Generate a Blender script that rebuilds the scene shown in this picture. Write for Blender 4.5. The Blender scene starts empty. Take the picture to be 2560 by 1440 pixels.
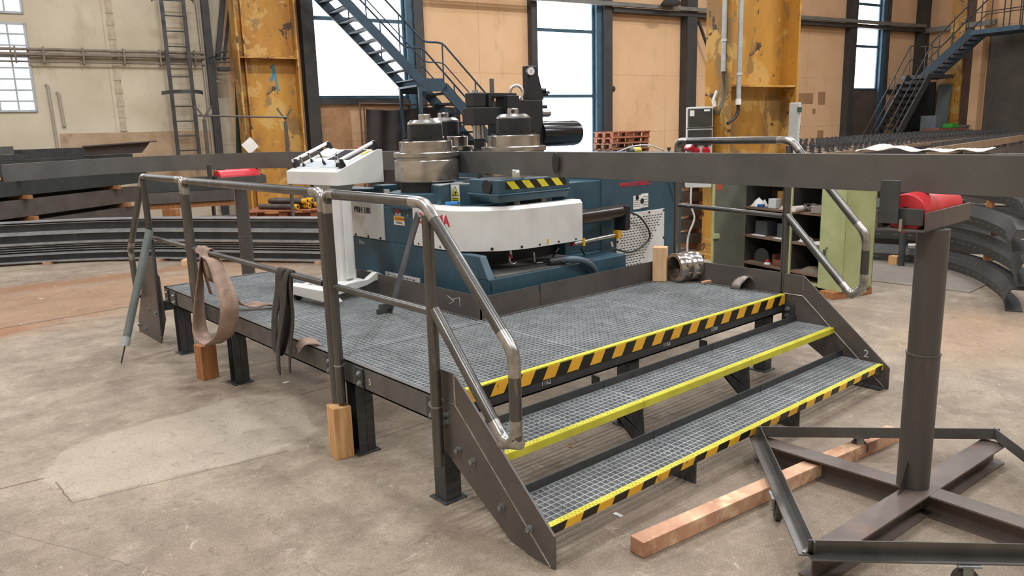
# Steel fabrication hall: section bending machine on a raised grating platform
import bpy, bmesh, math, random
from mathutils import Vector, Matrix
random.seed(7)
PI = math.pi
SC = bpy.context.scene
COL = SC.collection
I4 = Matrix.Identity(4)
MW = {}                                  # world matrix of every thing

# ------------------------------------------------------------------ mesh builder
class MB:
    def __init__(s): s.v = []; s.f = []; s.sm = []
    def add(s, vs, fs, smooth=False):
        b = len(s.v); s.v += [tuple(p) for p in vs]
        for f in fs: s.f.append([b+i for i in f]); s.sm.append(smooth)
        return s
    def box(s, a, b):
        x0,y0,z0 = a; x1,y1,z1 = b
        return s.hexa([(x0,y0,z0),(x1,y0,z0),(x1,y1,z0),(x0,y1,z0),(x0,y0,z1),(x1,y0,z1),(x1,y1,z1),(x0,y1,z1)])
    def hexa(s, vs):
        return s.add(vs, [(3,2,1,0),(4,5,6,7),(0,1,5,4),(1,2,6,5),(2,3,7,6),(3,0,4,7)])
    def beam(s, p, q, w, h, up=(0,0,1), o=(0,0)):
        "box of width w and height h running from p to q"
        p = Vector(p); q = Vector(q); d = (q-p).normalized(); u = Vector(up)
        r = d.cross(u)
        if r.length < 1e-5: r = d.cross(Vector((1,0,0)))
        r.normalize(); u = r.cross(d).normalized()
        a = []
        for c in (p, q):
            for (i, j) in ((-1,-1),(1,-1),(1,1),(-1,1)):
                a.append(c + r*(i*w/2+o[0]) + u*(j*h/2+o[1]))
        return s.add(a, [(0,1,2,3),(7,6,5,4),(0,4,5,1),(1,5,6,2),(2,6,7,3),(3,7,4,0)])
    def sweep(s, prof, path, up=(0,0,1), closed=False, smooth=False):
        "open path of points; prof = closed list of (right, up)"
        P = [Vector(p) for p in path]; n = len(P); m = len(prof); vs = []
        for i, c in enumerate(P):
            a = P[max(0,i-1)]; b = P[min(n-1,i+1)]
            d = (b-a).normalized(); u = Vector(up); r = d.cross(u).normalized(); u2 = r.cross(d)
            k = 1.0
            if 0 < i < n-1:
                e = (P[i]-P[i-1]).normalized(); k = 1/max(.35, abs(e.dot(d)))
            for (x, y) in prof: vs.append(c + r*x*k + u2*y)
        fs = []
        for i in range(n-1):
            for j in range(m):
                k = (j+1) % m
                fs.append((i*m+j, i*m+k, (i+1)*m+k, (i+1)*m+j))
        fs.append(tuple(range(m-1,-1,-1))); fs.append(tuple((n-1)*m+j for j in range(m)))
        return s.add(vs, fs, smooth)
    def tube(s, path, r, seg=12, closed=False, cap=True, r2=None):
        P = [Vector(p) for p in path]; n = len(P); vs = []
        d0 = (P[1]-P[0]).normalized()
        u = Vector((0,0,1)) if abs(d0.z) < .9 else Vector((1,0,0))
        r0 = d0.cross(u).normalized()
        for i, c in enumerate(P):
            if closed: d = (P[(i+1)%n]-P[i-1]).normalized()
            elif i == 0: d = (P[1]-P[0]).normalized()
            elif i == n-1: d = (P[-1]-P[-2]).normalized()
            else: d = ((P[i+1]-P[i]).normalized()+(P[i]-P[i-1]).normalized()).normalized()
            r0 = (r0 - d*r0.dot(d)).normalized(); b = d.cross(r0)
            rr = r if r2 is None else r+(r2-r)*i/(n-1)
            for k in range(seg):
                t = 2*PI*k/seg; vs.append(c + r0*math.cos(t)*rr + b*math.sin(t)*rr)
        fs = []
        for i in range(n if closed else n-1):
            j = (i+1) % n
            for k in range(seg):
                l = (k+1) % seg; fs.append((i*seg+k, i*seg+l, j*seg+l, j*seg+k))
        b = len(s.v); s.add(vs, fs, True)
        if cap and not closed:
            s.f.append([b+k for k in range(seg-1,-1,-1)]); s.sm.append(False)
            s.f.append([b+(n-1)*seg+k for k in range(seg)]); s.sm.append(False)
        return s
    def cyl(s, p, q, r, seg=16, r2=None): return s.tube([p, q], r, seg, r2=r2)
    def lathe(s, prof, c, seg=48, axis=None):
        "prof = [(radius, height)...] bottom to top around c"
        c = Vector(c); n = len(prof); vs = []
        M = I4.to_3x3() if axis is None else Vector((0,0,1)).rotation_difference(Vector(axis)).to_matrix()
        for (r, z) in prof:
            for k in range(seg):
                t = 2*PI*k/seg; vs.append(c + M @ Vector((r*math.cos(t), r*math.sin(t), z)))
        b = len(s.v); fs = []
        for i in range(n-1):
            for k in range(seg):
                l = (k+1) % seg; fs.append((i*seg+k, i*seg+l, (i+1)*seg+l, (i+1)*seg+k))
        s.add(vs, fs, True)
        s.f.append([b+k for k in range(seg-1,-1,-1)]); s.sm.append(False)
        s.f.append([b+(n-1)*seg+k for k in range(seg)]); s.sm.append(False)
        return s
    def prism(s, poly, fn, a, b):
        "poly = [(p,q)...]; fn(p,q,t) -> point; extruded t from a to b"
        n = len(poly); vs = [fn(p,q,a) for p,q in poly]+[fn(p,q,b) for p,q in poly]
        fs = [tuple(range(n-1,-1,-1)), tuple(range(n,2*n))]
        for i in range(n):
            j = (i+1) % n; fs.append((i,j,n+j,n+i))
        return s.add(vs, fs)
    def sheet(s, rows, t=0.0):
        "grid of points; with thickness t along z-ish normal handled by solidify elsewhere"
        n = len(rows); m = len(rows[0]); vs = [p for r in rows for p in r]
        return s.add(vs, [(i*m+j, i*m+j+1, (i+1)*m+j+1, (i+1)*m+j) for i in range(n-1) for j in range(m-1)], True)
    def tf(s, M):
        s.v = [tuple(M @ Vector(p)) for p in s.v]; return s
    def bounds(s):
        xs, ys, zs = zip(*s.v); return (min(xs),min(ys),min(zs)), (max(xs),max(ys),max(zs))

def yz(x0=0): return lambda p,q,t: (t,p,q)      # profile in the y-z plane, extruded along x
def xz(): return lambda p,q,t: (p,t,q)
def xy(): return lambda p,q,t: (p,q,t)

def _mesh(name, mb, mat, sharp=None):
    me = bpy.data.meshes.new(name); me.from_pydata(mb.v, [], mb.f); me.update()
    bm = bmesh.new(); bm.from_mesh(me); bmesh.ops.recalc_face_normals(bm, faces=bm.faces); bm.to_mesh(me); bm.free()
    me.polygons.foreach_set('use_smooth', mb.sm)
    if sharp is None: sharp = 50
    if any(mb.sm): me.set_sharp_from_angle(angle=math.radians(sharp))
    me.materials.append(mat); return me

def tag(o, label=None, cat=None, group=None, kind=None):
    if label: o['label'] = label
    if cat: o['category'] = cat
    if group: o['group'] = group
    if kind: o['kind'] = kind
    return o

def thing(name, label, cat, loc=(0,0,0), rot=0.0, group=None, M=None):
    o = bpy.data.objects.new(name, None); COL.objects.link(o); o.empty_display_size = .1
    if M is None: M = Matrix.Translation(loc) @ Matrix.Rotation(rot, 4, 'Z')
    o.matrix_world = M; MW[o] = M.copy()
    return tag(o, label, cat, group)

def part(name, mb, mat, parent, label=None, local=False, bev=0.0, solid=0.0, kind=None, sharp=None):
    if not local: mb.tf(MW[parent].inverted())
    o = bpy.data.objects.new(name, _mesh(name, mb, mat, sharp)); COL.objects.link(o)
    o.parent = parent; MW[o] = MW[parent].copy()
    mods(o, bev, solid)
    return tag(o, label, kind=kind)

def solo(name, mb, mat, label, cat, group=None, kind=None, bev=0.0, solid=0.0, M=None):
    "a thing that is one mesh; its origin goes to the middle of its underside"
    if M is not None: mb.tf(M)
    a, b = mb.bounds(); c = ((a[0]+b[0])/2, (a[1]+b[1])/2, a[2])
    mb.tf(Matrix.Translation(c).inverted())
    o = bpy.data.objects.new(name, _mesh(name, mb, mat)); COL.objects.link(o); o.location = c
    MW[o] = Matrix.Translation(c); mods(o, bev, solid)
    return tag(o, label, cat, group, kind)

def struct(name, mb, mat, M=None, bev=0.0):
    o = solo(name, mb, mat, None, None, kind='structure', M=M, bev=bev); return o

def mods(o, bev, solid):
    if solid:
        m = o.modifiers.new('thickness', 'SOLIDIFY'); m.thickness = solid; m.offset = 0
    if bev:
        m = o.modifiers.new('bevel', 'BEVEL'); m.width = bev; m.segments = 2; m.limit_method = 'ANGLE'; m.angle_limit = math.radians(50)
        m.harden_normals = False

def dup(root, M, label=None, name=None, group=None):
    "copy of a thing with copies of its parts and sub-parts"
    r = root.copy(); COL.objects.link(r); r.matrix_world = M; MW[r] = M.copy()
    if label: r['label'] = label
    if group: r['group'] = group
    for ch in [c for c in bpy.data.objects if c.parent == root]:
        c = ch.copy(); COL.objects.link(c); c.parent = r
        for g in [c2 for c2 in bpy.data.objects if c2.parent == ch]:
            d = g.copy(); COL.objects.link(d); d.parent = c
    return r

def text(name, s, size, mat, parent, M, depth=.0015, align='LEFT', local=False, bold=0.0, sx=1.0):
    cu = bpy.data.curves.new(name, 'FONT'); cu.body = s; cu.size = size; cu.extrude = depth; cu.offset = bold
    cu.align_x = align; cu.resolution_u = 3
    t = bpy.data.objects.new('tmp', cu); COL.objects.link(t)
    dg = bpy.context.evaluated_depsgraph_get(); dg.update()
    me = bpy.data.meshes.new_from_object(t.evaluated_get(dg)); bpy.data.objects.remove(t)
    mm = MW[parent].inverted() @ M @ Matrix.Diagonal((sx,1,1,1)) if not local else M @ Matrix.Diagonal((sx,1,1,1))
    me.transform(mm); me.materials.clear(); me.materials.append(mat)
    o = bpy.data.objects.new(name, me); COL.objects.link(o); o.parent = parent; MW[o] = MW[parent]
    return o

def frame_m(o, x, n):
    "matrix with origin o, local x along x, local z along the outward normal n (text stands in that plane)"
    x = Vector(x).normalized(); n = Vector(n).normalized(); y = n.cross(x).normalized(); x = y.cross(n)
    return Matrix(((x.x,y.x,n.x,o[0]),(x.y,y.y,n.y,o[1]),(x.z,y.z,n.z,o[2]),(0,0,0,1)))

def fillet(pts, r, n=5):
    P = [Vector(p) for p in pts]; out = [P[0]]
    for i in range(1, len(P)-1):
        a = (P[i-1]-P[i]); b = (P[i+1]-P[i]); ra = a.normalized(); rb = b.normalized()
        rr = min(r, a.length*.45, b.length*.45); p0 = P[i]+ra*rr; p2 = P[i]+rb*rr
        for k in range(n+1):
            t = k/n; out.append(p0*(1-t)**2 + P[i]*2*t*(1-t) + p2*t*t)
    out.append(P[-1]); return out

def spline(pts, n=8):
    "Catmull-Rom through the points"
    P = [Vector(p) for p in pts]; P = [P[0]*2-P[1]] + P + [P[-1]*2-P[-2]]; out = []
    for i in range(1, len(P)-2):
        for k in range(n):
            t = k/n; a,b,c,d = P[i-1],P[i],P[i+1],P[i+2]
            out.append(((b*2)+(c-a)*t+(a*2-b*5+c*4-d)*t*t+(b*3-a-c*3+d)*t**3)*.5)
    out.append(P[-2]); return out

# ------------------------------------------------------------------ materials
def srgb(c):
    if isinstance(c, str):
        c = [int(c[i:i+2],16)/255 for i in (0,2,4)]
    return tuple(x/12.92 if x <= .04045 else ((x+.055)/1.055)**2.4 for x in c[:3])+(1,)
class NT:
    def __init__(s, m):
        m.use_nodes = True; s.t = m.node_tree; s.t.nodes.clear()
        s.out = s.n('ShaderNodeOutputMaterial'); s.b = s.n('ShaderNodeBsdfPrincipled'); s.l(s.b.outputs[0], s.out.inputs[0])
        s.tc = s.n('ShaderNodeTexCoord')
    def n(s, t, **k):
        x = s.t.nodes.new(t)
        for a, b in k.items(): setattr(x, a, b)
        return x
    def l(s, a, b): s.t.links.new(a, b)
    def noise(s, scale, detail=4, rough=.55, src=None, sc=None, dist=0.0):
        x = s.n('ShaderNodeTexNoise'); x.inputs['Scale'].default_value = scale; x.inputs['Detail'].default_value = detail
        x.inputs['Roughness'].default_value = rough; x.inputs['Distortion'].default_value = dist
        v = src or s.tc.outputs['Object']
        if sc:
            mp = s.n('ShaderNodeMapping'); mp.inputs['Scale'].default_value = sc; s.l(v, mp.inputs[0]); v = mp.outputs[0]
        s.l(v, x.inputs['Vector']); return x.outputs[0]
    def ramp(s, f, a, b, ca=(0,0,0,1), cb=(1,1,1,1)):
        r = s.n('ShaderNodeValToRGB'); e = r.color_ramp.elements; e[0].position = a; e[1].position = b; e[0].color = ca; e[1].color = cb
        s.l(f, r.inputs[0]); return r.outputs[0]
    def mix(s, f, a, b, mode='MIX'):
        m = s.n('ShaderNodeMix', data_type='RGBA', blend_type=mode)
        for sock, v in ((m.inputs[0], f), (m.inputs[6], a), (m.inputs[7], b)):
            if hasattr(v, 'links') or hasattr(v, 'is_linked'): s.l(v, sock)
            else: sock.default_value = v
        return m.outputs[2]
    def math(s, op, a, b=0.0, c=None):
        m = s.n('ShaderNodeMath', operation=op)
        for i, v in enumerate((a, b) if c is None else (a, b, c)):
            if hasattr(v, 'is_linked'): s.l(v, m.inputs[i])
            else: m.inputs[i].default_value = v
        return m.outputs[0]
    def set(s, k, v):
        if hasattr(v, 'is_linked'): s.l(v, s.b.inputs[k])
        else: s.b.inputs[k].default_value = v
    def bump(s, h, strength=.2, dist=.01):
        b = s.n('ShaderNodeBump'); b.inputs['Strength'].default_value = strength; b.inputs['Distance'].default_value = dist
        s.l(h, b.inputs['Height']); s.l(b.outputs[0], s.b.inputs['Normal'])
MATS = {}
def mat(name, c1, c2=None, scale=6., rough=.5, metal=0., lo=.35, hi=.65, bump=0., sc=None, c3=None, s3=20., lo3=.6, hi3=.7, rv=0.0):
    "two colours mixed by noise, a third one in sharper spots (wear, rust, chips)"
    if name in MATS: return MATS[name]
    m = bpy.data.materials.new(name); t = NT(m)
    c1 = srgb(c1); col = c1
    f = t.noise(scale, 5, .6, sc=sc)
    if c2 is not None: col = t.mix(t.ramp(f, lo, hi), c1, srgb(c2))
    if c3 is not None: col = t.mix(t.ramp(t.noise(s3, 6, .65, sc=sc), lo3, hi3), col, srgb(c3))
    t.set('Base Color', col); t.set('Metallic', metal)
    if rv: t.set('Roughness', t.math('MULTIPLY_ADD', f, rv, rough-rv*.5))
    else: t.set('Roughness', rough)
    if bump: t.bump(t.noise(scale*6, 4, .6, sc=sc), bump, .004)
    MATS[name] = m; return m
def emis(name, c, k):
    m = bpy.data.materials.new(name); t = NT(m); t.set('Base Color', srgb(c)); t.set('Emission Color', srgb(c)); t.set('Emission Strength', k); MATS[name] = m; return m
def stripes(name, c1, c2, period, duty, k, wear=.0):
    "diagonal warning stripes: fraction of (k . object position)/period"
    m = bpy.data.materials.new(name); t = NT(m)
    d = t.n('ShaderNodeVectorMath', operation='DOT_PRODUCT'); t.l(t.tc.outputs['Object'], d.inputs[0]); d.inputs[1].default_value = k
    f = t.math('FRACT', t.math('DIVIDE', d.outputs['Value'], period)); g = t.math('LESS_THAN', f, duty)
    col = t.mix(g, srgb(c1), srgb(c2))
    if wear: col = t.mix(t.ramp(t.noise(25, 5), .62, .72), col, srgb('3a352f'))
    t.set('Base Color', col); t.set('Roughness', .45); MATS[name] = m; return m

M_mill = mat('mill_scale_steel', '64625f', '54514e', 5, .5, .3, c3='7a7570', s3=30, lo3=.62, hi3=.75, bump=.05, rv=.2)
M_brown = mat('rusty_brown_steel', '645d59', '524c49', 3, .45, .3, c3='70594b', s3=9, lo3=.6, hi3=.8, bump=.05)
M_dark = mat('dark_oiled_steel', '4a4a4a', '3b3c3e', 7, .45, .3, c3='625f5a', s3=22, lo3=.62, hi3=.75)
M_rail = mat('bare_tube_steel', '74726f', '5b5957', 4, .3, .85, c3='8b8783', s3=14, lo3=.62, hi3=.75, sc=(1,1,.25), rv=.15)
M_bright = mat('ground_weld_steel', 'b9b6b2', '8f8a85', 18, .28, .9)
M_galv = mat('galvanised_steel', 'b6babc', '9da2a4', 9, .42, .28, c3='d3d6d7', s3=40, lo3=.6, hi3=.7)
M_bolt = mat('zinc_bolt', '9aa09f', '7c8281', 30, .35, .7)
M_chrome = mat('machined_roll_steel', 'bdb8b1', 'a09992', 3, .22, .92, c3='6f5e50', s3=5, lo3=.62, hi3=.85, sc=(1,1,3.), rv=.15)
M_silver = mat('turned_silver_steel', 'c4c3c0', 'a8a6a2', 6, .25, .9)
M_teal = mat('teal_machine_paint', '33505e', '2c4652', 4, .42, 0, c3='3d5f6e', s3=12, lo3=.6, hi3=.8, bump=.03)
M_white = mat('white_machine_paint', 'd6d5d2', 'cbc9c5', 5, .4, 0, c3='b3aea6', s3=7, lo3=.68, hi3=.85)
M_black = mat('black_machine_paint', '1d1e20', '26272a', 6, .4, .1, c3='35353a', s3=20, lo3=.65, hi3=.8)
M_rubber = mat('black_rubber', '1a1a1b', '242425', 10, .6)
M_yellow = mat('yellow_tread_paint', 'c9c23c', 'b9b135', 8, .5, 0, c3='857f38', s3=22, lo3=.64, hi3=.74)
M_yplas = mat('yellow_plastic', 'e0ab1f', 'd49d18', 8, .4)
M_tape = stripes('floor_edge_hazard_tape', '15140f', 'dfa52a', .172, .5, (1,0,-.62), .2)
M_tape2 = stripes('tread_hazard_tape', '1b1a12', 'd9a629', .19, .5, (1,0,-.62), .4)
M_tape3 = stripes('machine_hazard_tape', '14140f', 'd6c92f', .138, .5, (1,0,1.0), 0)
M_wood = mat('sawn_spruce', 'd3a876', 'b98a58', 3, .7, 0, sc=(12,12,1.2), c3='96683e', s3=4, lo3=.6, hi3=.8, bump=.15)
M_wood2 = mat('pale_sawn_spruce', 'd8b48c', 'c79e74', 3, .7, 0, sc=(10,10,1.5), c3='a9805a', s3=4, lo3=.62, hi3=.8, bump=.12)
M_wood3 = mat('reddish_timber', 'c79c7c', 'a3745a', 2.5, .7, 0, lo=.42, hi=.62, c3='dbbb97', s3=6, lo3=.52, hi3=.66, bump=.15)
M_wood4 = mat('orange_old_timber', 'ab7344', '8d5c36', 5, .75, 0, sc=(8,8,1.5), c3='6b4124', s3=6, lo3=.6, hi3=.75, bump=.2)
M_pallet = mat('pallet_wood', 'a8694a', '8f563c', 4, .75, 0, c3='6d432f', s3=9, lo3=.58, hi3=.75, bump=.15)
M_pallet2 = mat('weathered_pallet_wood', '93694e', '7a5540', 4, .75, 0, c3='5d4435', s3=9, lo3=.58, hi3=.75, bump=.15)
M_red = mat('red_roller_paint', 'd2343c', 'b92a31', 5, .38, 0, c3='7d3330', s3=5, lo3=.6, hi3=.85)
M_redp = mat('red_plastic', 'b8242f', 'a31d28', 9, .35)
M_green = mat('pale_green_cabinet_paint', 'a9ae7e', '969b6a', 3, .55, 0, c3='7b7853', s3=12, lo3=.62, hi3=.8, bump=.05)
M_gdark = mat('dull_green_grey_paint', '6a6b5e', '5c5d51', 4, .55, 0, c3='857f66', s3=16, lo3=.66, hi3=.76)
M_grey = mat('light_grey_plastic', 'c2c5c2', 'b5b8b5', 5, .45)
M_smoke = mat('smoked_cover', '403f3c', '343330', 8, .3)
M_web1 = mat('pale_sling_webbing', '9d8576', '866f61', 12, .85, 0, c3='6a574c', s3=9, lo3=.58, hi3=.75)
M_web2 = mat('black_sling_webbing', '3d3730', '2e2924', 12, .85, 0, c3='575045', s3=9, lo3=.6, hi3=.75)
M_blue = mat('blue_grey_wall_steel', '3f5d6d', '36505f', 3, .55, .1, c3='2c3840', s3=7, lo3=.55, hi3=.75)
M_post = mat('dark_wall_steel', '383a3b', '45423f', 3, .55, .2, c3='5a5047', s3=9, lo3=.6, hi3=.75)
M_stair = mat('blue_stair_paint', '2d4150', '263743', 3, .5, .1, c3='1d2830', s3=9, lo3=.6, hi3=.75)
def flaking(name, scale=1.0):
    mm = bpy.data.materials.new(name); t = NT(mm)
    col = t.mix(t.ramp(t.noise(1.3,6,.6,sc=(1,1,.5)), .38, .66), srgb('ba8733'), srgb('966424'))
    col = t.mix(t.ramp(t.noise(1.7,7,.6,dist=.8), .53, .55), col, srgb('bb9450'))
    col = t.mix(t.math('MULTIPLY', t.ramp(t.noise(2.4,7,.62,dist=.5,sc=(1,1,.6)), .56, .585), .85), col, srgb('84663e'))
    col = t.mix(t.ramp(t.noise(3.3,7,.66,dist=.4), .61, .625), col, srgb('4c3527'))
    col = t.mix(t.ramp(t.noise(11,6,.7), .665, .69), col, srgb('54402f'))
    col = t.mix(t.ramp(t.noise(4.5,5,.6,sc=(2,2,.4)), .70, .72), col, srgb('cbb489'))
    t.set('Base Color', col); t.set('Roughness', .55); t.bump(t.noise(3.3,7,.66,dist=.4), .12, .006); MATS[name] = mm; return mm
M_ycol = flaking('ochre_column_paint')
M_paper = mat('white_paper', 'e4e2dd', 'd6d3cd', 6, .7)
M_cloth = mat('white_sheet', 'd9d2c8', 'c9c0b4', 5, .8)
M_txt = mat('black_lettering', '1b1b1c', '222223', 5, .5)
M_txtr = mat('red_lettering', 'c62f36', 'b8282f', 5, .5)
M_chalk = mat('chalk_white', 'c4c5c2', 'b0b1ae', 30, .9)
M_orange = mat('orange_label', 'e29a28', 'd68e20', 5, .5)
M_ysign = mat('warning_yellow', 'e3d23c', 'd8c633', 5, .5)

def plate(mb, pts, d):
    n = len(pts); d = Vector(d); vs = [Vector(p) for p in pts]+[Vector(p)+d for p in pts]
    fs = [tuple(range(n-1,-1,-1)), tuple(range(n,2*n))]+[(i,(i+1)%n,n+(i+1)%n,n+i) for i in range(n)]
    return mb.add(vs, fs)
def bolt_mb(mb, c, d, r=.011, h=.012):
    c = Vector(c); d = Vector(d).normalized(); mb.cyl(c, c+d*h*.3, r*1.45, 14); mb.cyl(c+d*h*.3, c+d*(h*.3+h), r, 6); return mb

# ================================================================== PLATFORM
HP = .52; W = 2.95; YM = .94; YB = 3.80; XI = 1.05; YI = 1.0
Z1 = .160; Z2 = .342; Y2 = -.360; Y1 = -.695
plat = thing('work_platform', 'raised steel grating platform with yellow edged steps wrapped around the teal bending machine', 'platform')
def chan(p, q, top=HP, h=.125, side=1):
    "edge channel: web plus a flange turned inwards"
    mb = MB(); p = Vector(p); q = Vector(q); d = (q-p).normalized(); r = Vector((-d.y, d.x, 0))*side
    def P(v, a, z): return (v.x+r.x*a, v.y+r.y*a, z)
    for (a0, a1, z0, z1) in ((0,.008,top-h,top), (0,.03,top-.006,top+.003), (0,.05,top-h,top-h+.008)):
        mb.hexa([P(p,a0,z0),P(q,a0,z0),P(q,a1,z0),P(p,a1,z0),P(p,a0,z1),P(q,a0,z1),P(q,a1,z1),P(p,a1,z1)])
    return mb
part('edge_beam', chan((0,YM,0),(0,0,0)), M_mill, plat)
part('edge_beam', chan((0,YB,0),(0,YM+.01,0)), M_mill, plat)
part('edge_beam', chan((0,0,0),(W,0,0)), M_dark, plat)
part('edge_beam', chan((W,0,0),(W,YI,0)), M_mill, plat)
part('edge_beam', chan((W,YI,0),(XI,YI,0)), M_mill, plat)
part('edge_beam', chan((XI,YI,0),(XI,YB,0)), M_mill, plat)
part('edge_beam', chan((XI,YB,0),(0,YB,0)), M_mill, plat)
mb = MB()
for y in (YM,): mb.box((.008,y-.004,HP-.11),(XI,y+.004,HP-.002))
for x in (1.0,1.97): mb.box((x-.004,.01,HP-.11),(x+.004,YI-.01,HP-.035))
for y in (1.9,2.74): mb.box((.01,y-.004,HP-.11),(XI-.01,y+.004,HP-.035))
part('joist', mb, M_dark, plat)
def grating(x0, x1, y0, y1, z, pitch=.0335, h=.03, t=.003, tx=.0022, along='x'):
    "pressed grating: load bars one way, cross bars the other, a flat frame round"
    mb = MB(); nx = max(1, round((x1-x0)/pitch)); ny = max(1, round((y1-y0)/pitch))
    for j in range(1, ny):
        y = y0+(y1-y0)*j/ny; hh = h if along == 'x' else .01; tt = t if along == 'x' else tx
        mb.box((x0,y-tt/2,z-hh),(x1,y+tt/2,z))
    for i in range(1, nx):
        x = x0+(x1-x0)*i/nx; hh = h if along != 'x' else .01; tt = t if along != 'x' else tx
        mb.box((x-tt/2,y0,z-hh),(x+tt/2,y1,z-.0004))
    for b in (((x0,y0,z-h),(x1,y0+t,z+.0006)),((x0,y1-t,z-h),(x1,y1,z+.0006)),((x0,y0,z-h),(x0+t,y1,z+.0006)),((x1-t,y0,z-h),(x1,y1,z+.0006))): mb.box(*b)
    return mb
xs = [.032, 1.0, 1.975, W-.01]
for i in range(3): part('grating_panel', grating(xs[i]+.001, xs[i+1]-.002, .024, YI-.012, HP), M_galv, plat)
part('grating_panel', grating(.032, XI-.01, YI-.006, 1.9, HP), M_galv, plat)
part('grating_panel', grating(.032, XI-.01, 1.903, 2.74, HP), M_galv, plat)
part('grating_panel', grating(.032, XI-.01, 2.743, YB-.01, HP, along='y'), M_galv, plat)
# kick plates
k = .15
part('toe_plate', MB().box((XI-.006,YI-.006,HP-.01),(XI+.002,2.62,HP+k)), M_brown, plat)
mb = MB()
for (a, b) in ((XI-.006,1.545),(1.565,W+.02)): mb.box((a,YI-.006,HP-.01),(b,YI+.002,HP+k if a > 1.5 else HP+k-.004))
mb.box((1.54,YI-.002,HP-.01),(1.57,YI+.002,HP+k-.05))
part('toe_plate', mb, M_brown, plat)
part('toe_plate', MB().box((W+.012,.04,HP-.01),(W+.02,YI,HP+k)), M_brown, plat)
tp = [o for o in COL.objects if o.name.startswith('toe_plate')]
mb = MB(); o0 = (XI-.0075, 1.32, .595)                                   # scribed arrow on the left kick plate
for p, q in (((1.34,.628),(1.27,.60)),((1.27,.60),(1.33,.572)),((1.30,.606),(1.21,.633)),((1.21,.633),(1.208,.575))):
    mb.tube([(XI-.0065,p[0],p[1]),(XI-.0065,q[0],q[1])], .0022, 5)
o = part('chalk_arrow', mb, M_chalk, plat)
# front nosing: yellow checker strip on top, tape on the face
mb = MB(); mb.box((.02,-.006,HP-.004),(W-.004,.024,HP+.004))
for i in range(int(W/.025)): mb.box((.03+i*.025,.004,HP+.004),(.04+i*.025,.016,HP+.0055))
part('nosing_strip', mb, M_yellow, plat)
part('hazard_tape', MB().box((.02,-.0085,HP-.066),(W-.004,-.006,HP-.003)), M_tape, plat)
# legs
def leg_h(x, y, top=HP-.1, s=.085, f=.006, w=None):
    mb = MB(); w = w or s
    mb.box((x-w/2,y-s/2,0.008),(x+w/2,y-s/2+f,top)); mb.box((x-w/2,y+s/2-f,0.008),(x+w/2,y+s/2,top)); mb.box((x-f/2,y-s/2,.008),(x+f/2,y+s/2,top))
    mb.box((x-w*.7,y-s*.7,0),(x+w*.7,y+s*.7,.008)); return mb
def leg_t(x, y, top=HP-.1, s=.09):
    mb = MB(); mb.box((x-s/2,y-s/2,.008),(x+s/2,y+s/2,top)); mb.box((x-s*.72,y-s*.72,0),(x+s*.72,y+s*.72,.008)); return mb
for (x, y) in ((.06,.83),(.055,2.50),(.05,3.58)): part('leg', leg_h(x,y,s=.1), M_dark, plat, bev=.002)
for (x, y) in ((.06,.055),(1.36,.06),(2.80,.06),(1.36,.93),(2.80,.9),(.98,1.12),(.98,3.6)): part('leg', leg_t(x,y), M_dark, plat, bev=.003)
# connection brackets with bolts on the side beams
def bracket(y, z=HP-.062, w=.075, h=.105):
    p = part('splice_plate', MB().box((-.012,y-w/2,z-h/2),(-.001,y+w/2,z+h/2)), M_dark, plat, bev=.002)
    for dz in (-.026,.026): part('bolt', bolt_mb(MB(), (-.012,y-.012,z+dz), (-1,0,0), .011, .012), M_bolt, p)
for y in (.70,1.02,.06,3.55,3.72): bracket(y)
o = part('splice_plate', MB().box((W-.012,-.075,HP-.17),(W-.004,.0,HP-.06)), M_dark, plat, bev=.002)
for dz in (-.03,.015): part('bolt', bolt_mb(MB(), (W-.013,-.035,HP-.11+dz), (-1,0,0), .013, .014), M_bolt, o)
text('chalk_number', '5', .05, M_chalk, plat, frame_m((-.0015,.62,HP-.085),(0,-1,0),(-1,0,0)), .0008)
text('chalk_number', '1162', .035, M_chalk, plat, frame_m((.62,-.0015,HP-.098),(1,0,0),(0,-1,0)), .0008)
text('chalk_number', '1165', .035, M_chalk, plat, frame_m((1.60,-.0015,HP-.098),(1,0,0),(0,-1,0)), .0008)
text('chalk_number', '1390', .035, M_chalk, plat, frame_m((2.08,-.0015,HP-.098),(1,0,0),(0,-1,0)), .0008)

# stair stringers
SL = [(-0.012,-0.040,0.686),(-0.012,-0.171,0.674),(-0.012,-0.726,0.142),(-0.012,-0.726,-0.029)]
ys, zs = SL[1][1], SL[1][2]
front = -.735
def stringer(x, x2, name='stair_stringer'):
    pts = [(.012,.665),(-.130,.665),(front,.142),(front,0.0),(front+.10,0.0),(front+.26,.02),(.02,.32),(.02,.40)]
    return plate(MB(), [(x,p,q) for p,q in pts], (x2-x,0,0))
def weld_lines(x, xo, parent):
    mb = MB()
    for seg in (((.012,.525),(-.130,.525)),((-.130,.525),(-.130,.662)),((-.130,.525),(front+.02,.004))):
        mb.tube([(x,)+seg[0],(x,)+seg[1]], .0045, 6)
    part('weld_seam', mb, M_bright, parent)
sl = part('stair_stringer', stringer(-.014,-.004), M_brown, plat)
weld_lines(-.0145, 0, sl)
mb = MB()
for (y, z) in ((-.065,.465),(-.065,.432),(-.145,.32),(-.245,.30),(-.43,.155),(-.60,.125)): part('bolt', bolt_mb(MB(), (-.014,y,z), (-1,0,0), .012, .016), M_bolt, sl)
sr = part('stair_stringer', stringer(W+.012,W+.022), M_brown, plat)
weld_lines(W+.0115, 0, sr)
mb = MB()
for (y, z) in ((-.66,.10),): part('bolt', bolt_mb(MB(), (W+.012,y,z), (-1,0,0), .012, .012), M_bolt, sr)
part('foot_plate', MB().box((W-.05,front+.02,0),(W+.022,front+.38,.012)), M_dark, sr)
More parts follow.
